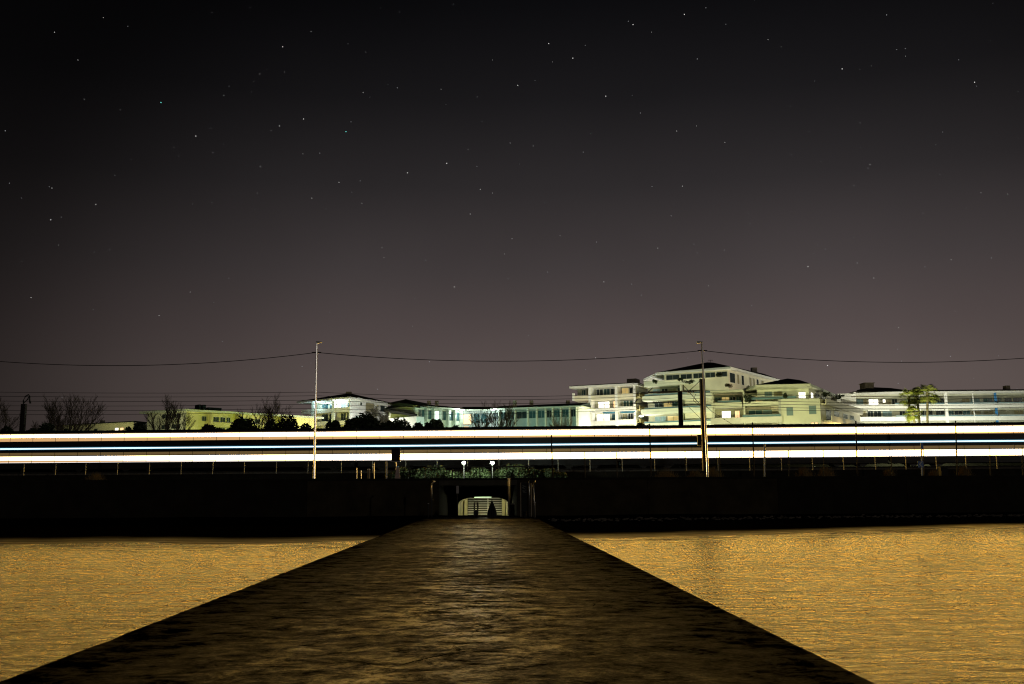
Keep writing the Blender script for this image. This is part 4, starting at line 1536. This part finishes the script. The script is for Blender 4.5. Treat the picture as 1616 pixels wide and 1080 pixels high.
# gable end with its lower lean-to roof
G0 = Frame(plan(618, 214), plan(656, 206.3))
G0.box(MB(), 0, G0.W - .02, .0, .25, 8, ze + .2).build('wall', 'facade_pale', Dd)
mb = MB()
ga, gb, gt = at(613, 637.5, 214), at(664, 643.5, 204.5), at(641, 631, 212)
for dz in (0,):
    mb.face([(ga.x, ga.y - 1, ga.z - .2), (gb.x, gb.y - 1, gb.z - .2), (gb.x, gb.y - 1, gb.z + .15), (gt.x, gt.y - 1, gt.z), (ga.x, ga.y - 1, ga.z + .1)])
    mb.face([(gt.x, gt.y - 1, gt.z), (gb.x, gb.y - 1, gb.z + .15), (gb.x + 6, gb.y + 9, gb.z + .15), (gt.x + 4, gt.y + 9, gt.z)])
    mb.face([(ga.x, ga.y - 1, ga.z + .1), (gt.x, gt.y - 1, gt.z), (gt.x + 4, gt.y + 9, gt.z), (ga.x, ga.y + 9, ga.z + .1)])
mb.build('gable_roof', 'roof_tile', Dd)
mb = MB()
ga, gb = at(606, 645, 210), at(657, 655, 203)
mb.hexa([(ga.x, ga.y, ga.z - .7), (gb.x, gb.y, gb.z - .25), (gb.x, gb.y + 2.4, gb.z - .2), (ga.x, ga.y + 2.4, ga.z - .6), (ga.x, ga.y, ga.z), (gb.x, gb.y, gb.z), (gb.x, gb.y + 2.4, gb.z + .3), (ga.x, ga.y + 2.4, ga.z + .3)])
mb.build('lean_to_roof', 'roof_tile', Dd)
F_ = Frame((ga.x, ga.y + .2), (gb.x, gb.y + .2))
F_.box(MB(), .2, F_.W - .1, .1, 2.2, 8, gb.z - .26).build('lean_to_wall', 'facade_white', Dd)
for px in (678, 690, 812, 838, 895):
    p = at(px, 634.5 if px > 800 else 635, 216)
    MB().box(p.x - .4, p.x + .4, 213.5, 214.5, ze + .5, p.z + .1).build('chimney', 'chimney_stone', Dd)
for px, lab in ((731, 'left of two white lamps under the eave of the teal building'), (777, 'right of two white lamps under the eave of the teal building')):
    p = at(px, 646.5, 213.2)
    o = thing('eave_lamp', (p.x, 213.2, p.z), lab, 'lamp', 'eave lamps of the teal building')
    MB().ball((p.x, 213.2, p.z - .12), .22, 8, 6, (1.6, 1, .5)).build('globe', 'eave_glow', o)
    MB().box(p.x - .1, p.x + .1, 213.3, 215.3, p.z + .02, p.z + .1).build('bracket', 'frame_grey', o)
    lamp_light(o, (p.x, 212.6, p.z - .35), 500, (.80, 1, .93), .12)

# --- E: bright balconied wing
FE = Frame(plan(906, 235), plan(1003, 228.5))
E = thing('balcony_flats', FE.p(0, 0, 8), 'brightly lit white flats with three balcony rows and two lit living rooms', 'building')
ptops = [zat(905, y, 235) for y in (626, 646, 666)]
ze = zat(905, 613.5, 235)
FE.box(MB(), 0, FE.W, 2.5, 12, 8, ze).build('wall', 'facade_shaded_pale', E)
bays = [(907, 929), (934, 971), (976, 1002)]
for r_i, zt in enumerate(ptops):
    for bi, (a, b) in enumerate(bays):
        up_ = .25 if bi != 1 else 0
        parapet(E, FE, FE.xpx(a) - .35, FE.xpx(b) + .35, zt - 1.05, zt + (0 if bi == 1 else .12), -.15 if bi != 1 else -.02, 'facade_white' if r_i else 'facade_cream', .14, True, 2.6)
    for q in (905.3, 1002):
        x = FE.xpx(q)
        FE.box(MB(), x - .25, x + .3, -.2, .2, zt - 1.0, zt + .75).build('pier', 'facade_white', E)
for q in (931.3, 973.3):
    x = FE.xpx(q)
    FE.box(MB(), x - .33, x + .33, -.18, 2.48, 8, ze).build('pillar', 'facade_white', E)
FE.box(MB(), FE.W - .5, FE.W + .03, .25, 12.01, 8, ze + .002).build('end_pillar', 'facade_white', E)
EW = {0: [(913, 919, 'glass_teal'), (920, 928, 'shutter'), (936, 947, 'glass_dark'), (948, 958, 'glass_teal'), (959, 970, 'glass_dark'), (977, 988, 'lit_dim'), (989, 1000, 'glass_dark')],
      1: [(912, 920, 'shutter'), (921, 929, 'lit_warm'), (939, 948, 'lit_white'), (948.5, 957, 'lit_white'), (963, 971, 'lit_warm'), (979, 988, 'glass_teal'), (989, 999, 'glass_teal')],
      2: [(913, 921, 'lit_white'), (921.5, 929, 'lit_white'), (936, 947, 'lit_white'), (948, 957, 'lit_white'), (960, 971, 'glass_teal'), (977, 985, 'shutter'), (986, 994, 'glass_dark'), (995, 1001, 'lit_white')]}
for r_i, lst in EW.items():
    zt = ptops[r_i]
    for a, b, g in lst:
        window(E, FE, FE.xpx(a), FE.xpx(b), zt - .8, zt + 1.72, g, 2.5, 'facade_white', mull=1)
for a, b in ((952, 971), (979, 1002)):
    FE.box(MB(), FE.xpx(a), FE.xpx(b), -.3, 1.5, ptops[1] - 1.28, ptops[1] - 1.07).build('awning', 'awning_blue', E)
hip_roof(E, FE, ze, 1.0, 12, 1.0, 'roof_tile', 'facade_white', .45, x0=.2)
FE.box(MB(), FE.xpx(982), FE.xpx(997), 4, 7, ze + .5, ze + 2.1).build('roof_hut', 'chimney_stone', E)
FR = Frame(plan(1004.5, 229), plan(1024, 240))
mb = MB()
FR.box(mb, 0, FR.W, 0, .3, 8, ze + .3)
mb.build('return_wall', 'facade_yellow', E)
for zt in ptops:
    parapet(E, FR, 0.1, FR.W * .8, zt - .8, zt + .25, -.8, 'facade_yellow', .12, True, .8)

# --- F: terraced flats with penthouse
FF = Frame(plan(1016, 212), plan(1131, 204))
Ff = thing('terraced_flats', FF.p(0, 0, 8), 'tallest pale green terraced flats with black penthouse roof', 'building')
pt = [zat(1016, y, 212) for y in (602.5, 625.5, 647, 669)]
FF.box(MB(), 0, FF.W, 2.7, 14, 8, pt[0] - .3).build('wall', 'facade_shaded', Ff)
for i, zt in enumerate(pt):
    parapet(Ff, FF, -.6 + .25 * (3 - i), FF.W, zt - 1.1, zt, -.35 * i, 'facade_pale', .16, True, 2.7 + .35 * i)
    FF.box(MB(), .1, FF.W - .02, -.35 * i - .03, -.35 * i - .002, zt - .62, zt - .56).build('groove', 'facade_grey', Ff)
FWn = {1: [(1024, 1036, 'shutter_blue'), (1038, 1048, 'glass_dark'), (1049, 1062, 'shutter'), (1064, 1074, 'glass_dark'), (1080, 1095.5, 'lit_white'), (1098, 1106, 'facade_cream'), (1112, 1124, 'glass_dark')],
       2: [(1026, 1040, 'glass_dark'), (1041, 1054, 'lit_dim'), (1055, 1070, 'glass_teal'), (1078, 1090, 'glass_teal'), (1091, 1103, 'lit_dim'), (1112, 1126, 'glass_teal')],
       3: [(1026, 1044, 'lit_cool'), (1046, 1066, 'lit_dim'), (1077, 1088, 'glass_dark'), (1090, 1102, 'shutter_blue'), (1112, 1126, 'shutter')]}
FWn[3][0] = (1026, 1044, 'shutter_blue')
for i, lst in FWn.items():
    for a, b, g in lst:
        if g == 'facade_cream':
            continue
        window(Ff, FF, FF.xpx(a), FF.xpx(b), pt[i] - .85, pt[i] + 1.66, g, 2.7, 'frame_grey', mull=1)
for q in (1074, 1106):
    FF.box(MB(), FF.xpx(q), FF.xpx(q) + .4, -.02, 2.68, 8, pt[0] - 1.12).build('pillar', 'facade_pale', Ff)
for i in (1, 2, 3):
    F_ = FF
    glass_rail(Ff, FF, .4, FF.W - .2, pt[i] + .003, pt[i] + .28, -.35 * i + .05)
# penthouse set back on the top terrace
FP = Frame(plan(1050, 209), plan(1152, 202))
FQ = Frame(plan(1152, 202), plan(1226, 224))
zp = zat(1152, 583.5, 202)
FP.box(MB(), 0, FP.W - .02, 0, 10, pt[0] - .2, zp).build('penthouse_wall', 'facade_cream', Ff)
FQ.box(MB(), 0, FQ.W, .02, 10, 8, zp - .003).build('penthouse_side', 'facade_cream', Ff)
for a, b in ((1053, 1074), (1076, 1094), (1096, 1112), (1115, 1131), (1133, 1150)):
    window(Ff, FP, FP.xpx(a), FP.xpx(b), pt[0] - .1, zp - .35, 'glass_dark', 0, mull=1)
for a, b, g in ((1153.5, 1162, 'glass_dark'), (1165, 1168.5, 'shutter'), (1172, 1176, 'glass_dark'), (1184.5, 1188, 'shutter'), (1190, 1193, 'shutter'), (1196, 1199, 'glass_dark'), (1203, 1207, 'shutter')):
    window(Ff, FQ, FQ.xpx(a), FQ.xpx(b), zp - 2.6, zp - .5, g, 0, 'facade_white', mull=0)
mb = MB()
c0 = at(1036, 590.5, 210)
c1 = at(1153, 582.5, 200.3)
c2 = at(1231, 602.5, 224)
c3 = Vector((c2.x + 2, 236, c2.z))
c4 = Vector((c0.x - 1, 222, c0.z))
zl = (c0.z + c1.z + c2.z) / 3
ring = [Vector((p.x, p.y, zl)) for p in (c0, c1, c2, c3, c4)]
upr = [p + Vector((0, 0, .42)) for p in ring]
for i in range(5):
    j = (i + 1) % 5
    mb.face([ring[i], ring[j], upr[j], upr[i]])
mb.face(ring[::-1])
mb.build('eave', 'facade_white', Ff)
mb = MB()
ap = at(1116, 572, 209)
ap2 = at(1126, 572.5, 211)
bk = at(1205, 590, 228)
up2 = [p + Vector((0, 0, .006)) for p in upr]
mb.face([up2[0], up2[1], ap2, ap])
mb.face([up2[1], up2[2], bk, ap2])
mb.face([up2[2], up2[3], bk])
mb.face([up2[3], up2[4], ap, ap2, bk])
mb.face([up2[4], up2[0], ap])
rf = mb.build('roof', 'roof_tile', Ff)
a = at(1191, 581, 222)
MB().box(a.x - .9, a.x + .3, 221, 222.2, a.z - 2.0, a.z).build('chimney', 'chimney_stone', rf)
a = at(1121, 570, 210)
mb = MB()
mb.tube([(a.x, 210, a.z - .8), (a.x, 210, a.z + .25)], .04, 5)
for dz in (.2, .05):
    mb.tube([(a.x - .55, 210, a.z + dz), (a.x + .55, 210, a.z + dz)], .03, 5)
mb.build('aerial', 'dark_steel', rf)
for px, yt, w in ((1032, 596.5, 14), (1073, 592, 14), (1086, 597, 30), (1135, 586, 22)):
    o = thing('terrace_plant', tuple(at(px, yt + 8, 204)), {1032: 'rounded bush on the corner of the top terrace', 1073: 'dark clipped bush in the middle of the top terrace', 1086: 'low trailing plants along the top terrace', 1135: 'leafy bush by the penthouse corner'}[px], 'plant', 'plants on the top terrace')
    r = random.Random(px)
    mb = MB()
    c = at(px, yt + 4, 206 - (px - 1016) * .06)
    for _q in range(5):
        leaf_cloud(mb, (c.x + r.uniform(-.7, .7) * w * .045, c.y - .3, c.z - .25 + r.uniform(-.2, .2)), w * .02, .35, .34 * r.uniform(.6, 1.2), 120, .11, r)
    mb.build('foliage', 'bush_leaf', o, kind='stuff')

# --- G: nearer right-hand block
FG = Frame(plan(1123, 186), plan(1295, 180))
FGr = Frame(plan(1295, 180), plan(1357, 205))
Gg = thing('corner_flats', FG.p(0, 0, 8), 'pale corner flats with blue glass balconies and lit corner windows', 'building')
zt1 = zat(1232, 612, 181.5)                   # top-floor eave
zb1 = zat(1232, 632.5, 181.5)                 # upper parapet top
zb2 = zat(1232, 657, 181.5)                   # lower parapet top
xw = FG.xpx(1232)
xt = FG.xpx(1195)
xtop1 = FG.xpx(1278)
FG.box(MB(), 0, xw, 2.5, 13, 8, zb1 + 1.9).build('wall', 'facade_shaded', Gg)
FG.box(MB(), xw + .02, FG.W - .02, 0, 13, 8, zb1 + .35).build('wall', 'facade_pale', Gg)
FG.box(MB(), xt, xtop1, 2.2, 12.9, zb1 + .36, zt1).build('top_wall', 'facade_pale', Gg)
FGr.box(MB(), .02, FGr.W, .02, 12, 8, zb1 + .3).build('side_wall', 'facade_cream', Gg)
# roof slab over the left part
FG.box(MB(), -.1, FG.xpx(1174), -.2, 12, zb1 + 1.91, zb1 + 2.25).build('eave', 'facade_pale', Gg)
FG.box(MB(), -.15, FG.xpx(1174) + .05, -.25, 12.1, zb1 + 2.253, zb1 + 2.4).build('roof_edge', 'facade_grey', Gg)
parapet(Gg, FG, .0, FG.xpx(1172), zb1 - 1.0, zb1, -.25, 'facade_pale', .15, True, 2.75)
parapet(Gg, FG, FG.xpx(1174), xw - .02, zb1 - .75, zb1, -.25, 'facade_pale', .15, True, 2.75)
parapet(Gg, FG, -.2, FG.xpx(1234), zb2 - 1.15, zb2, -.45, 'slab_edge', .16, True, 2.95)
glass_rail(Gg, FG, FG.xpx(1133), FG.xpx(1170), zb1 + .003, zb1 + .35, -.2)
glass_rail(Gg, FG, FG.xpx(1176), FG.xpx(1258), zb1 + .38, zb1 + .85, .2)
glass_rail(Gg, FG, FG.xpx(1172), FG.xpx(1232), zb2 + .003, zb2 + .4, -.4)
for q, w in ((1123.5, .35), (1173.5, .3), (1229, .45)):
    x = FG.xpx(q)
    FG.box(MB(), x, x + w, -.28, 2.48, 8, zb1 + (1.9 if q < 1200 else .34)).build('pillar', 'facade_grey' if q > 1200 else 'facade_pale', Gg)
GW = [(1127, 1137, zb1, 'glass_teal'), (1138, 1150, zb1, 'lit_dim'), (1151, 1160, zb1, 'glass_dark'), (1161, 1170, zb1, 'glass_teal'), (1178, 1190, zb1, 'glass_dark'), (1192, 1204, zb1, 'lit_dim'), (1208, 1224, zb1, 'glass_teal'),
      (1128, 1135, zb2, 'shutter'), (1137, 1152, zb2, 'lit_white'), (1158, 1166, zb2, 'lit_warm'), (1180, 1202, zb2, 'glass_teal'), (1203, 1226, zb2, 'shutter_blue')]
for a, b, zt, g in GW:
    window(Gg, FG, FG.xpx(a), FG.xpx(b), zt - .7, zt + 1.5 - (.2 if zt == zb1 else 0), g, 2.5, mull=1)
for a, b, y0, y1, g in ((1207, 1219, 628, 615, 'shutter_blue'), (1222, 1236, 628, 615, 'shutter'), (1261, 1273, 630.5, 617, 'lit_white')):
    window(Gg, FG, FG.xpx(a), FG.xpx(b), zat(a, y0, 181), zat(a, y1, 181), g, 2.2, mull=1)
for a, b, y0, y1 in ((1241, 1252, 656, 642), (1276.5, 1288.5, 654.5, 640.5)):
    window(Gg, FG, FG.xpx(a), FG.xpx(b), zat(a, y0, 181), zat(a, y1, 181), 'shutter_blue', 0, 'facade_grey', mull=0)
for a, b in ((1279, 1284), (1285, 1290)):
    window(Gg, FG, FG.xpx(a), FG.xpx(b), zat(a, 672, 181), zat(a, 667, 181), 'lit_warm', 0, mull=0)
FG.box(MB(), xw, FG.W, -.03, -.002, zat(1260, 639, 181), zat(1260, 638.5, 181)).build('groove', 'facade_grey', Gg)
for a, b, zz in ((1129, 1172, zb1 + 1.45), (1176, 1222, zb2 + 1.55)):
    FG.box(MB(), FG.xpx(a), FG.xpx(b), -.1, .25, zz, zz + .16).build('awning_box', 'chimney_stone', Gg)
# top storey roof
mb = MB()
c0, c1, c2 = at(1192, 613, 181), at(1279, 608, 179.0), at(1318, 617.5, 199)
zl = (c0.z + c1.z) / 2
c2 = Vector((c2.x, c2.y, zl))
ring = [Vector((p.x, p.y, zl)) for p in (c0, c1, c2, Vector((c2.x - 2, 206, 0)), Vector((c0.x - 1, 196, 0)))]
upr = [p + Vector((0, 0, .45)) for p in ring]
for i in range(5):
    j = (i + 1) % 5
    mb.face([ring[i], ring[j], upr[j], upr[i]])
mb.face(ring[::-1])
mb.build('eave', 'facade_pale', Gg)
up2 = [p + Vector((0, 0, .006)) for p in upr]
ap, ap2 = at(1243, 597.5, 189), at(1262, 600, 193)
mb = MB()
mb.face([up2[0], up2[1], ap])
mb.face([up2[1], up2[2], ap2, ap])
mb.face([up2[2], up2[3], ap2])
mb.face([up2[3], up2[4], ap, ap2])
mb.face([up2[4], up2[0], ap])
mb.build('roof', 'roof_tile', Gg)
FT = Frame(FG.p(xtop1, 2.2, 0)[:2], plan(1312, 198))
FT.box(MB(), .02, FT.W, 0, 6, zb1 + .31, zt1 - .003).build('top_side_wall', 'facade_cream', Gg)
window(Gg, FT, FT.xpx(1280.5), FT.xpx(1284.5), zb1 + .6, zt1 - .6, 'lit_white', 0, mull=0)
for a, b in ((1288, 1294), (1298, 1304)):
    window(Gg, FT, FT.xpx(a), FT.xpx(b), zb1 + .5, zt1 - .5, 'glass_dark', 0, mull=0)
parapet(Gg, FGr, .3, FGr.W * .95, zb1 - .9, zb1 + .2, -1.0, 'facade_cream', .14, True, 1.0)
parapet(Gg, FGr, 1.5, FGr.W, zb2 - 1.1, zb2 - .0, -1.6, 'facade_cream', .14, True, 1.6)
for a, b in ((1303, 1311), (1316, 1324), (1330, 1337), (1341, 1347)):
    window(Gg, FGr, FGr.xpx(a), FGr.xpx(b), zb2 - .8, zb2 + 1.4, 'glass_dark', 0, mull=0)
FGr.box(MB(), FGr.xpx(1308), FGr.xpx(1318), -1.2, -.02, zb2 + 1.45, zb2 + 1.6).build('awning', 'facade_white', Gg)
for px, yt, w, lab in ((1303, 616, 22, 'leafy plants on the corner terrace nearest the lit window'), (1325, 620, 22, 'plants trailing along the corner terrace rail'), (1240, 618, 10, 'potted bush on the blue-railed terrace'), (1186, 606, 24, 'dark hedge on the roof terrace'), (1150, 601, 20, 'reddish leafless shrub on the roof terrace'), (1180, 622, 18, 'dark climbing plant between the balconies')):
    Yp = {1303: 184, 1325: 191, 1240: 181.5, 1186: 190, 1150: 190, 1180: 182.6}[px]
    c = at(px, yt + 5, Yp)
    o = thing('terrace_plant', (c.x, Yp, c.z - .8), lab, 'plant', 'plants on the corner flats')
    mb = MB()
    r = random.Random(px)
    for _q in range(6):
        leaf_cloud(mb, (c.x + r.uniform(-.8, .8) * w * .04, c.y, c.z - .2 + r.uniform(-.25, .25) * (3 if px == 1180 else 1)), w * .017, .35, .36 * r.uniform(.6, 1.2), 110, .10, r)
    mb.build('foliage', 'dry_grass' if px == 1150 else 'bush_leaf', o, kind='stuff')

# --- H: long flats at the right
FH = Frame(plan(1332, 226), plan(1760, 223))
Hh = thing('long_flats', FH.p(0, 0, 8), 'long white flats with two balcony rows behind the palms', 'building')
ze = zat(1340, 621.5, 226)
h1, h2 = zat(1340, 639, 226), zat(1340, 658.5, 226)
FH.box(MB(), 0, FH.W, 2.7, 13, 8, ze).build('wall', 'facade_shaded_pale', Hh)
cuts = [1334, 1412, 1492, 1575, 1660, 1760]
for zt in (h1, h2, h2 - 2.9):
    for a, b in zip(cuts, cuts[1:]):
        parapet(Hh, FH, FH.xpx(a) + .01, FH.xpx(b) - .01, zt - .95, zt, -.1, 'facade_white', .15, True, 2.78)
        if zt > h2 - 1 and a > 1400:
            glass_rail(Hh, FH, FH.xpx(a) + .2, FH.xpx(b) - .2, zt + .003, zt + .28, -.05)
for q, mt, w in ((1494, 'facade_white', .62), (1574.5, 'pillar_blue', .42), (1661, 'facade_white', .6)):
    x = FH.xpx(q)
    FH.box(MB(), x - w / 2, x + w / 2, *((-.16, .3) if w > .5 else (.4, .8)), 8, ze).build('pillar', mt, Hh)
for q in (1537, 1452, 1620):
    x = FH.xpx(q)
    FH.box(MB(), x - .07, x + .07, -.12, .05, 8, ze).build('post', 'facade_white', Hh)
r = random.Random(5)
x = 1338
while x < 1750:
    w = r.choice((9, 12, 15))
    for zt in (h1, h2):
        g = r.choice(('shutter', 'glass_dark', 'glass_teal', 'facade_grey', 'shutter_blue'))
        if zt == h1 and 1370 < x < 1388:
            continue
        if g != 'facade_grey':
            window(Hh, FH, FH.xpx(x), FH.xpx(x + w), zt - .7, zt + 1.55, g, 2.7, 'frame_grey', mull=1)
    x += w + r.choice((1, 2, 5))
window(Hh, FH, FH.xpx(1377.5), FH.xpx(1393.5), h1 - .7, h1 + 1.55, 'lit_white', 2.62, mull=1)
window(Hh, FH, FH.xpx(1369), FH.xpx(1376.5), h1 - .7, h1 + 1.55, 'shutter', 2.62, mull=0)
window(Hh, FH, FH.xpx(1400), FH.xpx(1405), h1 + .6, h1 + 1.45, 'lit_white', 2.62, mull=0)
FH.box(MB(), FH.xpx(1345), FH.xpx(1396), -.2, .1, h1 + 1.75, h1 + 1.95).build('awning_box', 'chimney_stone', Hh)
for a, b in ((1369, 1403), (1470, 1489), (1535, 1562)):
    FH.box(MB(), FH.xpx(a), FH.xpx(b), -.35, .2, h2 + 1.35, h2 + 1.6).build('awning_box', 'facade_white', Hh)
F_ = Frame(plan(1322, 229), plan(1352, 227.5))
F_.box(MB(), 0, F_.W, -.3, 8, 8, ze + .25).build('stair_wall', 'facade_white', Hh)
hip_roof(Hh, FH, ze, .7, 13, 1.05, 'roof_tile', 'facade_white', .3, x0=FH.xpx(1352))
a = at(1369, 606, 230)
MB().box(a.x - 1.1, a.x + 1.1, 229, 232, a.z - 1.6, a.z).build('chimney', 'chimney_stone', Hh)
MB().box(a.x - 1.25, a.x + 1.25, 228.8, 232.2, a.z + .003, a.z + .18).build('chimney_cap', 'chimney_stone', Hh)
a = at(1589, 609, 230)
MB().box(a.x - .5, a.x + .5, 229.5, 231, a.z - 1, a.z).build('chimney', 'chimney_stone', Hh)
mb = MB()
p0, p1 = at(1351, 620.5, 224.5), at(1412, 615, 224.5)
ap = at(1371, 611, 230)
mb.face([p0, at(1440, 617, 224.5), at(1405, 612.5, 230), ap])
mb.face([p0, ap, at(1352, 616, 236)])
mb.build('roof', 'roof_tile', Hh)

# ------------------------------------------------------------------ street lamps between the railway and the buildings
def street_lamp(px, Y, h, power, color, label):
    x = at(px, 690, Y).x
    g = ground_z(Y) - .2
    o = thing('street_lamp', (x, Y, g), label, 'street lamp', 'street lamps behind the railway')
    MB().tube([(x, Y, g), (x, Y, g + h), (x, Y + .1, g + h + .25), (x, Y + .5, g + h + .3)], [.09, .06, .05, .04], 8).build('pole', 'galvanised', o)
    MB().box(x - .16, x + .16, Y + .4, Y + .95, g + h + .25, g + h + .38).build('lamp_head', 'frame_grey', o)
    MB().box(x - .12, x + .12, Y + .5, Y + .9, g + h + .215, g + h + .248).build('lens', 'lamp_glow', o)
    lamp_light(o, (x, Y + .7, g + h + .05), power, color, .15)
    return o


for px, Y, h, pw, c, lab in (
        (140, 215, 2.2, 1600, (1, 1, .40), 'street lamp before the low building with two lit windows'),
        (250, 185, 2.0, 1300, (.95, 1, .55), 'street lamp before the pale end of the yellow-green flats'),
        (345, 183, 2.0, 1250, (.80, 1, .10), 'street lamp before the middle of the yellow-green flats'),
        (440, 194, 2.2, 1350, (.78, 1, .08), 'street lamp before the low end of the yellow-green flats'),
        (500, 206, 2.2, 2300, (1, .98, .30), 'street lamp before the balconies of the pavilion house'),
        (590, 206, 2.4, 6200, (1, 1, .88), 'street lamp before the white wall of the pavilion house'),
        (690, 195, 2.2, 2400, (.60, 1, .82), 'street lamp before the near wing of the teal building'),
        (830, 196, 2.2, 2000, (.48, 1, .76), 'street lamp before the far wing of the teal building'),
        (950, 212, 1.6, 12000, (1, .97, .80), 'street lamp before the near end of the bright balconied flats'),
        (992, 216, 1.6, 6500, (1, .97, .80), 'street lamp before the far end of the bright balconied flats'),
        (1010, 218, 2.0, 3200, (1, .90, .22), 'street lamp by the yellow return wall'),
        (1040, 196, 2.2, 4300, (.97, 1, .56), 'street lamp before the near end of the terraced flats'),
        (1095, 192, 2.2, 4300, (.97, 1, .56), 'street lamp before the far end of the terraced flats'),
        (1160, 171, 2.0, 4600, (1, .97, .50), 'street lamp before the balconies of the corner flats'),
        (1245, 168, 2.0, 2700, (1, .95, .42), 'street lamp before the solid wall of the corner flats'),
        (1340, 186, 1.8, 3200, (1, .74, .28), 'street lamp beside the corner flats'),
        (1375, 212, 2.2, 6500, (1, .97, .70), 'street lamp before the near end of the long flats'),
        (1440, 212, 2.4, 5600, (1, .97, .74), 'street lamp behind the palms'),
        (1432, 141, 2.2, 14000, (1, 1, .45), 'street lamp beside the palms'),
        (1510, 211, 2.4, 5600, (1, .98, .78), 'street lamp beyond the palms'),
        (1590, 210, 2.4, 5600, (.92, 1, .78), 'street lamp before the far half of the long flats')):
    street_lamp(px, Y, h, pw, c, lab)
# light on the penthouse wing from the roof terrace
a = at(1200, 609, 197)
pl_ = thing('terrace_light', (a.x, 197, a.z), 'low lamp on the roof terrace beside the penthouse', 'lamp')
MB().tube([(a.x, 197, a.z - 1.4), (a.x, 197, a.z - .12)], .05, 6).build('stem', 'dark_steel', pl_)
MB().ball((a.x, 197, a.z - .02), .1, 8, 6).build('globe', 'lamp_glow', pl_)
lamp_light(pl_, (a.x, 196.8, a.z + .3), 1000, (1, .86, .55), .1)
a = at(1012, 657, 227)
wl3 = thing('wall_lamp', (a.x, 227, a.z), 'small bright wall lamp between the bright flats and terraced flats', 'lamp')
MB().ball((a.x, 227, a.z), .3, 8, 6, (1.8, 1, .6)).build('globe', 'lamp_glow', wl3)
MB().box(a.x - .06, a.x + .06, 227.25, 229.6, a.z - .05, a.z + .05).build('bracket', 'frame_grey', wl3)

# two glaring floodlights beyond the railing
for px, lab in ((732, 'left of two glaring white floodlights behind the railing'), (777, 'right of two glaring white floodlights behind the railing')):
    a = at(px, 730.5, 85)
    o = thing('floodlight', (a.x, 85, 2.35), lab, 'floodlight', 'floodlights behind the railing')
    MB().tube([(a.x, 85.2, 2.35), (a.x, 85.2, a.z - .15)], .05, 8).build('post', 'dark_steel', o)
    MB().box(a.x - .15, a.x + .15, 85.03, 85.2, a.z - .13, a.z + .13).build('housing', 'dark_steel', o)
    MB().ball((a.x, 84.98, a.z), .13, 10, 6, (1.2, .4, 1)).build('lens', 'lamp_glow', o)
    lamp_light(o, (a.x, 84.6, a.z), 520, (.84, 1, .78), .12)
# ------------------------------------------------------------------ stars
STARS = [(446, 74), (410, 117), (400, 129), (449, 114), (421, 110), (353, 151), (190, 173), (309, 215), (274, 233), (282, 246), (336, 241), (441, 199), (479, 188), (428, 206), (573, 146), (577, 82),
         (411, 263), (478, 243), (406, 305), (334, 320), (492, 313), (535, 288), (643, 273), (705, 258), (805, 226), (739, 236), (696, 141), (777, 95), (817, 135), (866, 69), (904, 92), (872, 98),
         (999, 39), (1080, 23), (956, 152), (932, 211), (1028, 51), (1099, 199), (1068, 207), (1144, 225), (1212, 63), (1233, 74), (1329, 109), (1375, 104), (1429, 89), (1538, 130), (1357, 194),
         (1295, 255), (1373, 260), (1348, 293), (1548, 304), (1590, 307), (1275, 421), (1379, 439), (1418, 517), (1501, 410), (1347, 375), (1118, 451), (1143, 395), (1038, 392), (1077, 294), (1059, 341),
         (717, 453), (603, 391), (571, 321), (796, 401), (808, 377), (884, 372), (82, 297), (80, 347), (151, 323), (92, 387), (173, 394), (34, 413), (49, 470), (251, 498), (300, 461), (163, 28),
         (86, 51), (123, 95), (133, 157), (395, 12), (334, 20), (491, 50), (802, 440), (953, 445), (1181, 337), (758, 299), (777, 305), (742, 338), (940, 565), (1306, 577), (606, 407)]
BRIGHT = {(446, 74), (309, 215), (411, 263), (643, 273), (705, 258), (904, 92), (866, 69), (956, 152), (817, 135), (1329, 109), (1538, 130), (1080, 23), (1275, 421), (441, 199), (479, 188), (1306, 577), (151, 323), (80, 347), (717, 453), (999, 39)}
mb = MB()
SR = 4000.0


def star(d, r, m):
    d = d.normalized()
    p = d * SR + CAM
    u = d.orthogonal().normalized()
    w = d.cross(u)
    i = len(mb.v)
    mb.v += [tuple(p + u * r), tuple(p - u * r), tuple(p + w * r), tuple(p - w * r), tuple(p + d * r), tuple(p - d * r)]
    for a, b, c in ((0, 2, 4), (2, 1, 4), (1, 3, 4), (3, 0, 4), (2, 0, 5), (1, 2, 5), (3, 1, 5), (0, 3, 5)):
        mb.f.append((i + a, i + b, i + c))
        mb.mi.append(m)


r_star = random.Random(2)
for px, py in STARS:
    br = (px, py) in BRIGHT
    star(at(px, py, 100) - CAM, 1.9 if br else r_star.uniform(.75, 1.35), 0)
for px, py in ((254, 162), (546, 208)):
    star(at(px, py, 100) - CAM, 2.1, 2)
r = random.Random(11)
for _ in range(3600):
    v = Vector((r.gauss(0, 1), r.gauss(0, 1), r.gauss(0, 1))).normalized()
    if v.z > .07:
        star(v, r.uniform(.7, 1.7), 1)
st_o = mb.build('stars', ['star_white', 'star_dim', 'star_cyan'])
tag(st_o, 'small pale stars scattered over the dark night sky', 'stars', kind='stuff')
